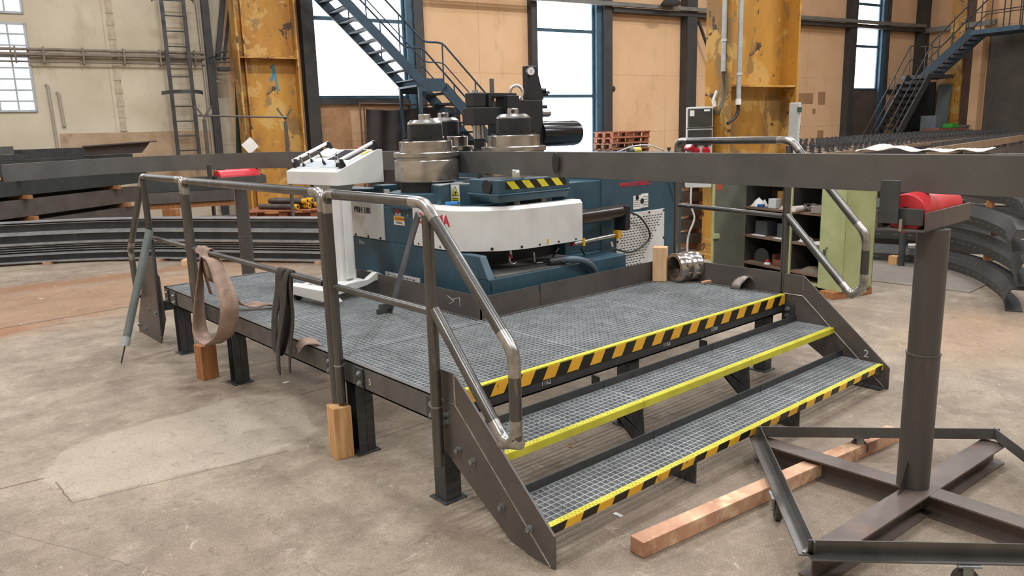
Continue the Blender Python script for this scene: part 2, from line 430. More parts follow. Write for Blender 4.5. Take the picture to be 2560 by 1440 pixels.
text('chalk_number', '2', .07, M_chalk, sr, frame_m((W+.0115,-.565,.185),(0,-1,0),(-1,0,0)), .0008)
# intermediate supports under the treads
for x in (.99, 1.96):
    pts = [(-.672,0),(-.672,.115),(-.675,.13),(-.40,.13),(-.355,.16),(-.345,.30),(-.05,.30),(-.05,.395),(.0,.395),(.0,.32),(-.09,.30),(-.40,0)]
    part('tread_support', plate(MB(), [(x,p,q) for p,q in pts], (.01,0,0)), M_dark, plat)
# treads
def tread(y0, z, face, facemat, depth=.27):
    xs = [-.003, .985, 1.965, W+.011]; w = []
    for i in range(3):
        a, b = xs[i]+.002, xs[i+1]-.003
        t = part('stair_tread', grating(a, b, y0+.028, y0+depth, z, .0335, .028, .0032, .0028), M_galv, plat)
        mb = MB(); mb.box((a,y0,z-.03),(b,y0+.03,z+.001))
        n = int((b-a)/.021)
        for k in range(n):
            for r in (0,1): mb.box((a+.006+k*.021+r*.0105,y0+.006+r*.011,z+.001),(a+.014+k*.021+r*.0105,y0+.013+r*.011,z+.0032))
        part('nosing', mb, M_yellow, t)
        part('nosing_face', MB().box((a,y0-.003,z-face),(b,y0,z-.001)), facemat, t)
        mb = MB(); mb.box((a,y0+depth,z-.035),(b,y0+depth+.008,z+.042)); mb.box((a,y0+depth-.02,z-.035),(b,y0+depth+.006,z-.030))
        part('tread_back_angle', mb, M_dark, t)
    return
tread(Y2, Z2, .036, M_yellow)
tread(Y1, Z1, .034, M_tape2)
# far stair (only its near stringer and a tread edge can be seen)
pts = [(-0.012,4.180,0.734),(-0.012,4.001,0.752),(-0.012,3.872,0.600),(-0.012,3.843,0.235),(-0.012,4.036,-0.015),(-0.012,4.636,-0.056),(-0.012,4.618,0.104)]
fs = part('stair_stringer', plate(MB(), pts, (.01,0,0)), M_brown, plat)
mb = MB()
for p in ((-0.012,4.232,0.265),(-0.012,4.050,0.262),(-0.012,4.586,0.065),(-0.012,4.400,0.064)): part('bolt', bolt_mb(MB(), p, (-1,0,0), .012, .014), M_bolt, fs)
t = part('stair_tread', grating(.01, XI, YB+.10, YB+.36, Z2, .0335, .028, .0032, .0028), M_galv, plat)
part('tread_back_angle', MB().box((.01,YB+.09,Z2-.04),(XI,YB+.098,Z2+.04)), M_dark, t)
# gate post of the far end standing in its sleeve
part('end_post', MB().beam((-0.030,3.863,0.899),(-0.030,3.917,0.095),.045,.02,(1,0,0)), M_dark, plat)

# ================================================================== HANDRAILS
RX = -.05; R = .025
def weldband(mb, pts): 
    for p, q in pts: mb.cyl(p, q, R*1.04, 14)
def rail(label, group='tube handrails of the platform'):
    return label
# section nearest the steps, left side: top rail runs down beside the steps as a closed loop
zt = 1.40
pA = (RX, .885-.055, zt); pB = (-0.050,-0.022,1.401); yc = -.04
cur = hr = thing('handrail', 'bare steel tube handrail with a sloping loop beside the left end of the steps', 'handrail', (RX,.4,.3), group=None)
top = [(RX,.83,.30),(RX,.83,zt),(RX,yc+.015,zt),(-0.050,-0.570,0.857),(-0.050,-0.570,0.490),(-0.050,-0.499,0.472),(-0.050,-0.059,0.943)]
part('top_rail', MB().tube(fillet(top[:4]+[top[4],top[5],top[6]], .055), R, 14), M_rail, hr)
part('corner_post', MB().tube([(RX,yc,zt-.05),(RX,yc,.225)], R, 14), M_rail, hr)
part('mid_rail', MB().tube([(RX,.80,.93),(RX,yc+.02,.93)], .017, 12), M_rail, hr)
mb = MB()
def bend(c, a, b, s=.06):
    c = Vector(c); a = (Vector(a)-c).normalized(); b = (Vector(b)-c).normalized()
    part('ground_bend', MB().tube(fillet([c+a*s*1.6, c, c+b*s*1.6], .055, 5), R*1.03, 14), M_bright, cur, 'brightly ground weld bend')
for i in range(1, 6): bend(top[i], top[i-1], top[i+1])
for y in (.83,yc): part('weld_seam', MB().tube([(RX,y,HP-.018),(RX,y,HP-.009)], R*1.12, 14), M_bright, hr)
# middle section
cur = hr2 = thing('handrail', 'bare steel tube handrail in the middle of the left side with slings hung over it', 'handrail', (RX,1.9,.3))
ym2 = 2.883
top = [(RX,.888,.16),(RX,.888,zt+.005),(RX,ym2,zt+.005),(RX,ym2,.25)]
part('top_rail', MB().tube(fillet(top, .055), R, 14), M_rail, hr2)
part('mid_rail', MB().tube([(RX,.93,.93),(RX,ym2+.04,.93)], .017, 12), M_rail, hr2)
mb = MB()
for i in (1,2): bend(top[i], top[i-1], top[i+1])
# far section with the sloped stair rail
cur = hr3 = thing('handrail', 'bare steel tube handrail at the far left end bent down towards the rear stair', 'handrail', (RX,3.4,.3))
yf = 3.837; ym3 = ym2+.055
top = [(RX,ym3,.3),(RX,ym3,zt+.01),(RX,yf,zt+.01),(-0.050,4.437,0.775),(-0.050,4.396,0.346),(-0.050,4.126,0.540)]
part('top_rail', MB().tube(fillet(top[:5], .055), R, 14), M_rail, hr3)
part('end_post', MB().tube([(RX,yf,zt-.02),(RX,yf,.9)], R, 14), M_rail, hr3)
part('mid_rail', MB().tube([(RX,ym3+.02,.93),(RX,yf-.02,.93)], .017, 12), M_rail, hr3)
mb = MB()
for i in (1,2,3): bend(top[i], top[i-1], top[i+1])
# right-hand section
RX2 = W+.05
cur = hr4 = thing('handrail', 'bare tube handrail at the right end of the steps before the green cabinet', 'handrail', (RX2,.3,.4))
yp = 0.040; zr = 1.573; yb = 0.961
top = [(RX2,yb,.45),(RX2,yb,zr),(RX2,yp-.01,zr),(3.000,-0.518,0.971),(3.000,-0.520,0.623),(3.000,-0.444,0.570),(3.000,0.039,1.067)]
part('top_rail', MB().tube(fillet(top, .06), R*1.02, 14), M_rail, hr4)
part('corner_post', MB().tube([(RX2,yp,zr-.04),(RX2,yp,.4)], R, 14), M_rail, hr4)
part('mid_rail', MB().tube([(3.000,0.962,1.087),(3.000,0.063,1.057)], .017, 12), M_rail, hr4)
mb = MB(); R0 = R; R = R*1.02
for i in range(1, 6): bend(top[i], top[i-1], top[i+1])
R = R0

# ------------------------------------------------------------------ timber blocks and floor timber
def post_block(x, y, rz, w, d, h, mt, label, z=0, lean=0.0, name='timber_block', group=None):
    M = Matrix.Translation((x,y,z)) @ Matrix.Rotation(rz,4,'Z')
    mb = MB().hexa([(-w/2,-d/2,0),(w/2,-d/2,0),(w/2,d/2,0),(-w/2,d/2,0),(-w/2+lean,-d/2,h),(w/2+lean,-d/2,h*.99),(w/2+lean,d/2,h*1.005),(-w/2+lean,d/2,h)])
    return solo(name, mb, mt, label, 'wooden block', group, M=M, bev=.003)
post_block(-.062,.845,-.12,.10,.10,.285, M_wood,'upright sawn timber block under the handrail post nearest the steps')
bx = (-0.094,2.643,0.000)
post_block(-.075,2.737+.03,.1,.115,.11,.25, M_wood4,'upright orange timber block on the floor below the pale hanging slings')
bk = (2.770,1.006,0.520)
post_block(bk[0]+.02,bk[1]-.055,.55,.105,.105,.262, M_wood2,'pale wooden block standing on the grating beside the steel ring', z=HP+.002)
a = Vector((0.300,-0.885,0.000)); b = Vector((2.184,-1.094,0.000))
solo('floor_timber', MB().beam(a+Vector((0,0,.036)), b+Vector((0,0,.036)), .075, .07), M_wood3, 'long reddish squared timber lying on the floor under the roller stand frame', 'timber', bev=.003)

# ------------------------------------------------------------------ slings over the mid rail
def ribbon(path, w, wd=None, t=.004):
    "flat webbing following path; width direction blends along wd list"
    P = spline(path, 6); n = len(P); rows = []
    for i, p in enumerate(P):
        f = i/(n-1); k = f*(len(wd)-1); j = min(int(k), len(wd)-2); d = (Vector(wd[j]).lerp(Vector(wd[j+1]), k-j)).normalized()
        rows.append([p-d*w/2, p-d*w*.25+Vector((0,0,0)), p, p+d*w*.25, p+d*w/2])
    return MB().sheet([[tuple(v) for v in r] for r in rows])
zm = .93; ry = 2.619
sl1 = thing('lifting_sling', 'pale brown textile sling hung over the mid rail with its tail on the grating', 'sling', (RX,ry,.3))
y0 = ry+.05; y1 = y0-.10
def xr(p, x): return (x, p[1], p[2])
lp_ = [(-0.090,2.619,0.905),(-0.100,2.646,0.722),(-0.120,2.686,0.478),(-0.130,2.643,0.350),(-0.130,2.441,0.323),(-0.130,2.199,0.440),(-0.120,2.099,0.614),(-0.110,2.180,0.758),(-0.090,2.375,0.890)]
part('webbing_loop', ribbon([(RX+.03,y0+.0,zm-.22),(RX+.028,y0+.012,zm-.03),(RX,y0+.015,zm+.028),(RX-.03,y0+.02,zm-.01)]+lp_[:5], .115, [(0,1,0),(0,1,0),(0,1,0),(.3,1,0),(.8,.7,0),(1,.25,0),(1,.15,0)]), M_web1, sl1, solid=.006)
part('webbing_loop', ribbon(lp_[4:]+[(RX-.03,y1+.0,zm-.02),(RX,y1-.005,zm+.03),(RX+.03,y1-.01,zm-.03),(RX+.035,y1-.02,.72)], .115, [(1,-.15,0),(1,-.3,0),(.9,-.5,0),(.5,-1,0),(.1,-1,0),(0,-1,0),(0,-1,0)]), M_web1, sl1, solid=.006)
part('webbing_loop', ribbon([(RX+.012,y0-.03,zm-.30),(RX-.028,y0-.03,zm-.04),(RX-.0,y0-.035,zm+.034),(RX+.034,y0-.035,zm-.02),(RX+.04,y0-.05,.70)], .05, [(0,1,0),(0,1,0),(0,1,0)]), M_web1, sl1, solid=.006)
part('webbing_tail', ribbon([(RX+.03,y1-.03,zm+.0),(RX+.05,y1-.05,.80),(RX+.08,y1-.08,.66),(RX+.12,y1-.11,.575),(RX+.19,y1-.16,HP+.03),(RX+.26,y1-.21,HP+.045),(RX+.31,y1-.24,HP+.02),(RX+.37,y1-.27,HP+.03)], .13, [(0,1,0),(-.2,1,0),(-.3,1,.1),(-.5,1,.15),(-.5,1,.1),(-.4,1,0)]), M_web1, sl1, solid=.008)
ry2 = 1.389
sl2 = thing('lifting_sling', 'black textile sling hanging from the mid rail in two loops', 'sling', (RX,ry2,.3))
y0 = ry2
part('webbing_loop', ribbon([(RX-.03,y0+.09,.44),(RX-.055,y0+.105,.47),(RX-.05,y0+.08,.66),(RX-.03,y0+.035,.84),(RX-.024,y0+.02,zm),(RX,y0+.01,zm+.026),(RX+.026,y0+.01,zm-.02),(RX+.01,y0+.02,.7),(RX-.02,y0+.055,.5),(RX-.035,y0+.085,.44)], .09, [(.2,1,0),(.1,1,0),(0,1,0),(0,1,0),(0,1,0),(.2,1,0)]), M_web2, sl2, solid=.006)
part('webbing_loop', ribbon([(RX+.024,y0-.03,zm),(RX,y0-.035,zm+.026),(RX-.028,y0-.03,zm-.03),(RX-.05,y0-.04,.74),(RX-.075,y0+.005,.52),(RX-.085,y0+.01,.36)], .12, [(0,1,0),(0,1,0),(.1,1,0),(.3,1,0),(.3,1,0)]), M_web2, sl2, solid=.006)
part('webbing_loop', ribbon([(RX+.02,y0-.06,zm),(RX,y0-.06,zm+.024),(RX-.02,y0-.065,zm-.05),(RX-.03,y0-.11,.70),(RX-.06,y0-.115,.52),(RX-.07,y0-.105,.39)], .10, [(0,1,0),(0,1,0),(.3,1,0),(.4,1,0)]), M_web2, sl2, solid=.006)
part('webbing_tail', ribbon([(RX-.02,y0-.11,.50),(RX+.01,y0-.13,.545),(RX+.04,y0-.145,HP+.03),(RX+.07,y0-.155,HP+.025),(RX+.09,y0-.165,HP+.014)], .08, [(.3,1,.2),(.1,1,.3),(0,1,.3)]), M_web1, sl2, 'brown end of the sling', solid=.006)

# ------------------------------------------------------------------ hand pump / pipe leaning at the far end, steel lever bar
lp = thing('grease_lance', 'grey steel pipe with a thin rod tip leaning on the far end of the handrail', 'pipe', (-0.427,3.641,0.000))
f0 = Vector((-0.427,3.641,0.000)); t0 = Vector((-0.090,3.683,1.001)); m0 = f0.lerp(t0,.15); 
part('pipe_body', MB().cyl(m0, t0, .030, 16), mat('grey_green_pipe','7e8685','6c7574',6,.45,.4), lp)
part('rod_tip', MB().cyl(f0, m0, .006, 8), M_dark, lp)
part('collar', MB().cyl(m0-(t0-m0)*.02, m0+(t0-m0)*.06, .033, 16), M_galv, lp)
lb = thing('steel_lever', 'flat steel bar with a two pronged foot leaning between grating and handrail post', 'lever', (0.729,1.583,0.520))
q0 = Vector((0.761,1.603,0.530)); q1 = Vector((0.060,0.186,1.329))
part('bar', MB().beam(q0, q1, .034, .012, (1,.3,0)), M_rail, lb, bev=.002)
f1 = Vector((0.668,1.622,0.530))
q2 = q0.lerp(q1,.09)
part('prong', MB().beam(q0+Vector((0,0,.008)), f1+Vector((0,0,.008)), .02, .03), M_rail, lb)
part('prong', MB().beam(q2, q2+(f1-q0)*.95, .02, .03), M_rail, lb)

# ================================================================== BENDING MACHINE
mc = thing('bending_machine', 'teal and white section bending machine with three steel rolls behind the platform', 'machine', (2.4,2.2,0))
XL = 1.20; XR = 3.66; YF = 1.10; YR = 1.40
mb = MB()
mb.box((XL,1.20,.0),(XL+.06,3.05,.885)); mb.box((XL,1.47,.885),(XL+.06,3.05,1.15))                                   # left cheek
mb.box((XL+.004,YF,.0),(2.56,3.3,.74)); mb.box((2.56,YR+.01,.0),(XR-.01,3.3,.74))                                           # base
mb.box((XL+.06,1.75,.74),(XR,3.3,1.15))
mb.hexa([(XL,YF,.735),(XL+.06,YF,.735),(XL+.06,1.205,.735),(XL,1.205,.735),(XL,1.185,.885),(XL+.06,1.185,.885),(XL+.06,1.205,.885),(XL,1.205,.885)])
part('base_body', mb, M_teal, mc, bev=.006)
part('tank_body', MB().box((2.62,YR,.03),(XR,3.25,1.47)), M_teal, mc, bev=.008)
part('tank_body', MB().box((2.22,YR+.01,.74),(2.63,2.0,1.29)), M_teal, mc, bev=.006)
mb = MB().box((XL+.06,1.50,.74),(2.62,1.76,1.12)); part('cavity_back', mb, M_black, mc)
# front apron plate in front of the base, sloping
part('base_apron', MB().hexa([(XL+.10,YF-.02,.03),(2.55,YF-.02,.03),(2.55,YF-.001,.03),(XL+.10,YF-.001,.03),(XL+.015,YF-.006,.735),(2.55,YF-.006,.735),(2.55,YF-.001,.735),(XL+.015,YF-.001,.735)]), M_teal, mc)
part('coolant_tray', MB().box((XL+.07,YF+.005,.74),(2.2,1.5,.748)), M_mill, mc)
# white fairing round the nose
FP = [(1.193,1.92),(1.193,1.47),(1.225,1.40),(1.30,1.30),(1.40,1.215),(1.52,1.165),(1.64,1.145),(2.12,1.135)]
mb = MB(); n = len(FP); zb, zt1, zt2 = .895, 1.165, 1.186
def inset(i, d):
    a = Vector(FP[max(0,i-1)]); b = Vector(FP[min(n-1,i+1)]); t = (b-a).normalized(); return (FP[i][0]-t.y*d, FP[i][1]+t.x*d)
rows = []
for i,(x,y) in enumerate(FP):
    q = inset(i,.022); w = inset(i,.10)
    rows.append([(x,y,zb),(x,y,zt1),(q[0],q[1],zt2),(w[0],w[1],zt2),(w[0],w[1],zt2-.03)])
mb.sheet(rows); mb.sm = [False]*len(mb.sm)
fair = part('white_fairing', mb, M_white, mc, solid=.006)
part('fairing_end', MB().box((2.112,1.135,zb),(2.122,1.40,zt1)), M_white, mc)
mb = MB()
for (a,b) in (((1.193,1.86),(-1,0)),((1.193,1.60),(-1,0)),((1.193,1.50),(-1,0)),((1.36,1.245),(-.6,-.8)),((1.55,1.158),(-.2,-1)),((1.70,1.143),(0,-1)),((1.88,1.139),(0,-1)),((2.05,1.136),(0,-1))):
    part('screw', bolt_mb(MB(), (a[0],a[1],zb+.016), (b[0],b[1],0), .007, .006), M_black, fair)
part('yellow_mark', MB().box((1.772,1.139-.004,zb+.012),(1.784,1.139,zb+.045)), M_yplas, fair)
text('maker_name', 'DURMA', .100, M_txtr, fair, frame_m((1.1885,1.855,1.064),(0,-1,0),(-1,0,0)), .0015, bold=.003, sx=1.06)
# panel with the type number
pn = part('type_panel', MB().box((XL-.012,2.315,.893),(XL,2.815,1.165)), M_white, mc, bev=.002)
text('type_lettering', 'PBH 180', .062, M_txt, pn, frame_m((XL-.0135,2.74,1.088),(0,-1,0),(-1,0,0)), .001, bold=.002, sx=1.12)
mb = MB()
for y in (2.37,2.55,2.74): part('screw', bolt_mb(MB(), (XL-.012,y,.905), (-1,0,0), .008, .005), M_black, pn)
# stickers on the left cheek
st = part('caution_sticker', MB().box((XL-.002,2.045,1.025),(XL,2.185,1.09)), M_paper, mc)
part('orange_field', MB().box((XL-.003,2.047,1.056),(XL-.001,2.183,1.089)), M_orange, st)
text('sticker_lettering', 'CAUTION', .026, M_txt, st, frame_m((XL-.0035,2.165,1.062),(0,-1,0),(-1,0,0)), .0005, sx=1.05)
mb = MB()
for i in range(5): mb.box((XL-.003,2.075+i*.018,1.034),(XL-.001,2.085+i*.018,1.05))
part('pictogram', mb, M_txt, st)
part('pictogram', plate(MB(), [(XL-.003,2.075,1.03),(XL-.003,2.057,1.03),(XL-.003,2.066,1.052)], (.002,0,0)), M_orange, st)
o = part('indicator_sticker', MB().box((XL-.002,2.09,1.095),(XL,2.16,1.118)), M_grey, mc)
part('red_spot', MB().lathe([(.026,0),(.026,.003)], (XL,2.125,1.13), 20, (-1,0,0)), M_redp, mc)
text('chalk_mark', '+', .05, M_chalk, mc, frame_m((XL-.002,2.01,1.085),(0,-1,0),(-1,0,0)), .0008)
text('chalk_mark', 'ilbau', .05, M_chalk, mc, frame_m((XL-.002,2.72,.835),(0,-1,0),(-1,0,0)), .0006)
# slotted vent grille low on the left cheek
vg = part('vent_panel', MB().box((XL-.006,1.88,.555),(XL,2.345,.652)), M_white, mc, bev=.001)
mb = MB()
for r in range(4):
    for c in range(9): mb.box((XL-.0075,1.93+c*.042+(r%2)*.012,.575+r*.018),(XL-.0055,1.955+c*.042+(r%2)*.012,.581+r*.018))
part('vent_slots', mb, M_black, vg)
# big vent panel on the tank
vp = part('vent_panel', MB().box((2.79,YR-.008,.45),(3.405,YR,1.0)), M_white, mc, bev=.002)
mb = MB()
for r in range(22):
    for c in range(14):
        x = 2.83+c*.039+(r%2)*.014; z = .50+r*.0215
        if c > 5+.42*r or (r < 16 and c > 11): continue
        mb.box((x,YR-.0095,z),(x+.022,YR-.0075,z+.007))
part('vent_slots', mb, M_black, vp)
mb = MB()
for (x, z) in ((2.80,.98),(3.0,.985),(3.2,.985),(3.395,.985),(2.80,.78),(2.80,.58),(3.395,.75)): part('screw', bolt_mb(MB(), (x,YR-.008,z), (0,-1,0), .007, .005), M_black, vp)
text('web_address', 'www.cormeta.cz', .072, M_txtr, mc, frame_m((2.83,YR-.0015,1.218),(1,0,0),(0,-1,0)), .001, bold=.001, sx=.80)
o = part('safety_sheet', MB().box((3.002,YR-.003,1.025),(3.10,YR,1.135)), M_paper, mc)
for i in range(4): part('print_lines', MB().box((3.01,YR-.004,1.045+i*.016),(3.085,YR-.0025,1.049+i*.016)), M_gdark, o)
part('pictogram', MB().lathe([(.022,0),(.022,.004)], (3.05,YR,1.118), 16, (0,-1,0)), M_txt, o)
o = part('safety_sheet', MB().box((3.10,YR-.003,1.03),(3.192,YR,1.145)), M_paper, mc)
for i in range(4): part('print_lines', MB().box((3.125,YR-.004,1.05+i*.022),(3.185,YR-.0025,1.055+i*.022)), M_gdark, o)
part('pictogram', MB().lathe([(.024,0),(.024,.004)], (3.112,YR,1.085), 16, (0,-1,0)), M_txt, o)
# deck, roll seats, slide housings
part('deck_plate', MB().box((XL+.02,1.55,1.15),(2.2,3.1,1.172)), M_teal, mc, bev=.002)
def octo(cx, cy, r, z0, z1, rot=0.0, k=8, sx=1, sy=1):
    return MB().prism([(cx+sx*r*math.cos(rot+2*PI*i/k), cy+sy*r*math.sin(rot+2*PI*i/k)) for i in range(k)], xy(), z0, z1)
HP2 = [(1.268,1.678,1.325),(1.429,1.782,1.325),(1.500,1.641,1.325),(1.700,1.596,1.325)]
hp = [(p[0],p[1]) for p in HP2]+[(2.0,1.60),(2.0,1.88),(1.33,1.88)]
part('slide_housing', MB().prism(hp, xy(), 1.15, 1.32), M_teal, mc, bev=.006)
part('slide_cover', MB().prism([(x*.97+.045,y*.97+.052) for x,y in hp], xy(), 1.32, 1.326), M_galv, mc)
part('slide_opening', MB().lathe([(.085,0),(.085,.003)], (1.62,1.745,1.3255), 32), M_black, mc)
part('roll_seat', octo(1.435,2.067,.30,1.15,1.262,PI/8), M_teal, mc, bev=.006)
part('roll_seat', MB().lathe([(.20,1.26),(.20,1.337)], (1.435,2.067,0), 40), M_black, mc)
part('roll_seat', octo(1.95,1.667,.30,1.15,1.30,PI/8), M_teal, mc, bev=.006)
part('roll_seat', octo(1.98,2.575,.30,1.15,1.30,PI/8), M_teal, mc, bev=.006)
# warning sticker on the slide housing
a = Vector(HP2[1]); b = Vector(HP2[2]); d = (b-a).normalized(); nrm = Vector((d.y,-d.x,0)); o1 = a+d*.008+nrm*.0015
def onface(o, d, nrm, x0, z0, x1, z1, t=.0015):
    p = [o+d*x0, o+d*x1]; return MB().hexa([(*(p[0]).xy,z0),(*(p[1]).xy,z0),(*(p[1]-nrm*t).xy,z0),(*(p[0]-nrm*t).xy,z0),(*(p[0]).xy,z1),(*(p[1]).xy,z1),(*(p[1]-nrm*t).xy,z1),(*(p[0]-nrm*t).xy,z1)])
ws = part('warning_sticker', onface(o1, d, nrm, 0, 1.17, .068, 1.318), M_paper, mc)
part('yellow_field', onface(o1+nrm*.001, d, nrm, .003, 1.172, .065, 1.226), M_ysign, ws)
tri = [o1+nrm*.001+d*.004+Vector((0,0,1.236-a.z)), o1+nrm*.001+d*.064+Vector((0,0,1.236-a.z)), o1+nrm*.001+d*.034+Vector((0,0,1.312-a.z))]
part('triangle_border', plate(MB(), tri, -nrm*.001), M_txt, ws)
ctr = (tri[0]+tri[1]+tri[2])/3; part('yellow_triangle', plate(MB(), [ctr+(p-ctr)*.84+nrm*.0008 for p in tri], -nrm*.001), M_ysign, ws)
part('hand_pictogram', MB().lathe([(.008,0),(.008,.001)], ctr+nrm*.0012+d*.004, 12, nrm).beam(ctr+nrm*.0012-d*.012-Vector((0,0,.012)), ctr+nrm*.0012+d*.012-Vector((0,0,.012)), .001, .004), M_txt, ws)
for i in range(3): part('print_lines', onface(o1+nrm*.0016, d, nrm, .010, 1.214-i*.014, .058, 1.220-i*.014, .001), M_txt, ws)
# small blocks on the left shoulder
part('sensor_block', MB().box((1.27,2.42,1.178),(1.40,2.56,1.30)), M_teal, mc, bev=.005)
part('warning_sticker', MB().box((1.265,2.34,1.215),(1.275,2.41,1.272)), M_paper, mc)
part('lever_block', MB().box((1.245,1.98,1.18),(1.29,2.05,1.25)), M_white, mc, bev=.004)
part('connector', MB().cyl((1.23,2.20,1.215),(1.20,2.17,1.225),.018,12), M_silver, mc)
part('hose_tray', MB().box((1.06,2.55,1.245),(1.30,2.95,1.275)), M_teal, mc, bev=.003)
part('blue_tool', MB().beam((1.30,1.66,1.20),(1.335,1.56,1.205),.03,.022), mat('blue_plastic','2f86c8','2778b8',8,.4), mc, bev=.004)
# yoke with hazard tape, eye and hex bolt in front
YK = 1.20
mb = MB(); mb.box((1.40,YK,1.272),(2.06,1.52,1.366)); mb.hexa([(1.42,YK+.01,1.215),(2.04,YK+.01,1.215),(2.04,1.5,1.215),(1.42,1.5,1.215),(1.38,YK-.012,1.262),(2.06,YK-.012,1.262),(2.06,1.52,1.262),(1.38,1.52,1.262)])
mb.box((1.38,YK-.012,1.262),(2.06,1.52,1.274))
yk = part('front_yoke', mb, M_teal, mc, bev=.006)
part('hazard_tape', MB().box((1.455,YK-.0015,1.30),(2.025,YK,1.354)), M_tape3, yk)
part('bearing_cap', MB().lathe([(.048,0),(.048,.012)], (1.40,1.32,1.318), 24, (-1,0,0)), M_black, yk)
part('hex_bolt', MB().lathe([(.058,0),(.058,.05),(.050,.057)], (1.665,1.30,1.368), 6), M_silver, yk)
part('wear_plate', MB().box((1.47,1.26,1.366),(1.98,1.48,1.372)), M_silver, yk)
part('guide_pin', MB().cyl((1.585,1.24,1.16),(1.585,1.24,1.262),.024,16), M_rail, yk)
part('guide_pin', MB().cyl((1.835,1.24,1.16),(1.835,1.24,1.262),.024,16), M_rail, yk)
# hydraulic cylinder on the right of the fairing with its hoses and guide rod
cy0 = Vector((2.061,1.220,1.046)); cy1 = Vector((2.733,1.300,1.040))
cl = part('side_cylinder', MB().cyl(cy0, cy1, .056, 24), mat('smoky_black_cylinder','2b2523','3a322e',4,.25,.4), mc)
ax = (cy1-cy0).normalized()
part('cylinder_flange', MB().beam(cy1-ax*.015+Vector((0,0,-.05)), cy1+ax*.05+Vector((0,0,-.05)), .12, .20), M_black, cl, bev=.01)
part('cylinder_bracket', MB().beam(cy0+Vector((0,0,-.06)), cy0+ax*.03+Vector((0,0,-.06)), .10, .22), M_black, cl, bev=.006)
g0 = Vector((2.096,1.200,0.863)); g1 = Vector((2.667,1.280,0.865))
gr = part('guide_rod', MB().cyl(g0, g1, .015, 14), M_silver, mc)
gx = (g1-g0).normalized()
part('rod_clamp', MB().beam(g0+gx*.10, g0+gx*.125, .032, .055), M_yplas, gr)
part('rod_clamp', MB().beam(g1-gx*.02, g1+gx*.025, .045, .060), M_yplas, gr)
part('sensor_tip', MB().cyl(g0-gx*.03, g0+gx*.0, .014, 10), M_redp, gr)
hs = spline([cy1+ax*.05, (3.017,1.340,0.964), (3.173,1.360,0.807), (3.096,1.360,0.725), (2.917,1.360,0.686), (2.721,1.360,0.737)], 8)
part('hose', MB().tube(hs, .0075, 10), M_rubber, mc)
part('hose', MB().tube(spline([(2.721,1.360,0.737), (2.522,1.330,0.707), (2.375,1.320,0.711), (2.275,1.300,0.802)], 8), .0065, 10), M_rubber, mc)
part('fitting', MB().cyl((2.680,1.345,0.756), (2.687,1.360,0.795), .014, 8), M_silver, mc)
part('hose', MB().tube(spline([(1.892,1.130,0.773), (1.942,1.060,0.785), (2.054,1.050,0.755), (2.146,1.050,0.690), (2.196,1.050,0.570)], 8), .024, 16), mat('grey_blue_hose','4a5a64','3f4d56',9,.45), mc)
part('fitting', MB().cyl((1.803,1.160,0.770), (1.919,1.125,0.773), .032, 16), M_black, mc)
part('hose', MB().tube(spline([(1.783,1.250,0.766), (1.890,1.250,0.766), (1.972,1.250,0.814)], 6), .007, 8), M_rubber, mc)
for (a, b, r) in (((1.523,1.250,0.884),(1.529,1.250,0.841),.012), ((1.743,1.250,0.842),(1.752,1.250,0.770),.009), ((1.764,1.250,0.762),(1.826,1.250,0.757),.008), ((1.956,1.250,0.816),(1.989,1.250,0.839),.008)):
    part('fitting', MB().cyl(a, b, r, 10), M_silver, mc)
part('fitting', MB().tube(spline([(1.514,1.250,0.843), (1.520,1.250,0.803), (1.549,1.250,0.783), (1.575,1.250,0.793)], 5), .008, 8), M_silver, mc)
part('fitting', MB().cyl((1.516,1.247,0.854), (1.529,1.247,0.827), .013, 10), M_redp, mc)
# cable drops at the right edge of the tank
part('cable', MB().tube(spline([(3.50,YR-.008,1.30),(3.53,YR-.01,1.22),(3.60,YR-.012,1.08),(3.64,YR-.012,1.02)], 6), .004, 6), M_rubber, mc)
part('cable', MB().tube(spline([(3.42,YR-.008,1.30),(3.46,YR-.01,1.22),(3.54,YR-.012,1.06),(3.60,YR-.012,.99)], 6), .004, 6), M_teal, mc)

# rolls
def roll(x, y, z0, holes=False, k=.945):
    def q(l): return [(r*k, z0+h*k) for r, h in l]
    r = part('bending_roll', MB().lathe(q([(.246,0),(.251,.006),(.251,.155),(.247,.164),(.238,.166),(.238,.182),(.250,.185),(.255,.19),(.255,.218),(.250,.224),(.207,.225),(.207,.302),(.203,.308)]), (x,y,0), 72), M_chrome, mc, sharp=28)
    part('thrust_plate', MB().lathe(q([(.176,.308),(.176,.324)]), (x,y,0), 48), M_black, r, sharp=25)
    part('roll_nut', MB().lathe(q([(.136,.324),(.136,.432),(.132,.436)]), (x,y,0), 48), M_black, r, sharp=25)
    part('nut_cone', MB().lathe(q([(.135,.436),(.133,.447),(.106,.468)]), (x,y,0), 48), M_silver, r, sharp=25)
    part('shaft_end', MB().lathe(q([(.046,.466),(.046,.506),(.042,.511)]), (x,y,0), 32), M_silver, r, sharp=25)
    for t in range(6): part('screw', MB().cyl((x+.15*math.cos(t*PI/3+.3),y+.15*math.sin(t*PI/3+.3),z0+.306), (x+.15*math.cos(t*PI/3+.3),y+.15*math.sin(t*PI/3+.3),z0+.322), .010, 10), M_black, r)
    if holes: part('cross_hole', MB().lathe([(.014,0),(.014,.003)], (x-.029,y-.0322,z0+.46), 12, (-.66,-.75,0)), M_black, r)
    return r
roll(1.435, 2.067, 1.337)
roll(1.95, 1.667, 1.362, True)
roll(1.98, 2.575, 1.362, True)

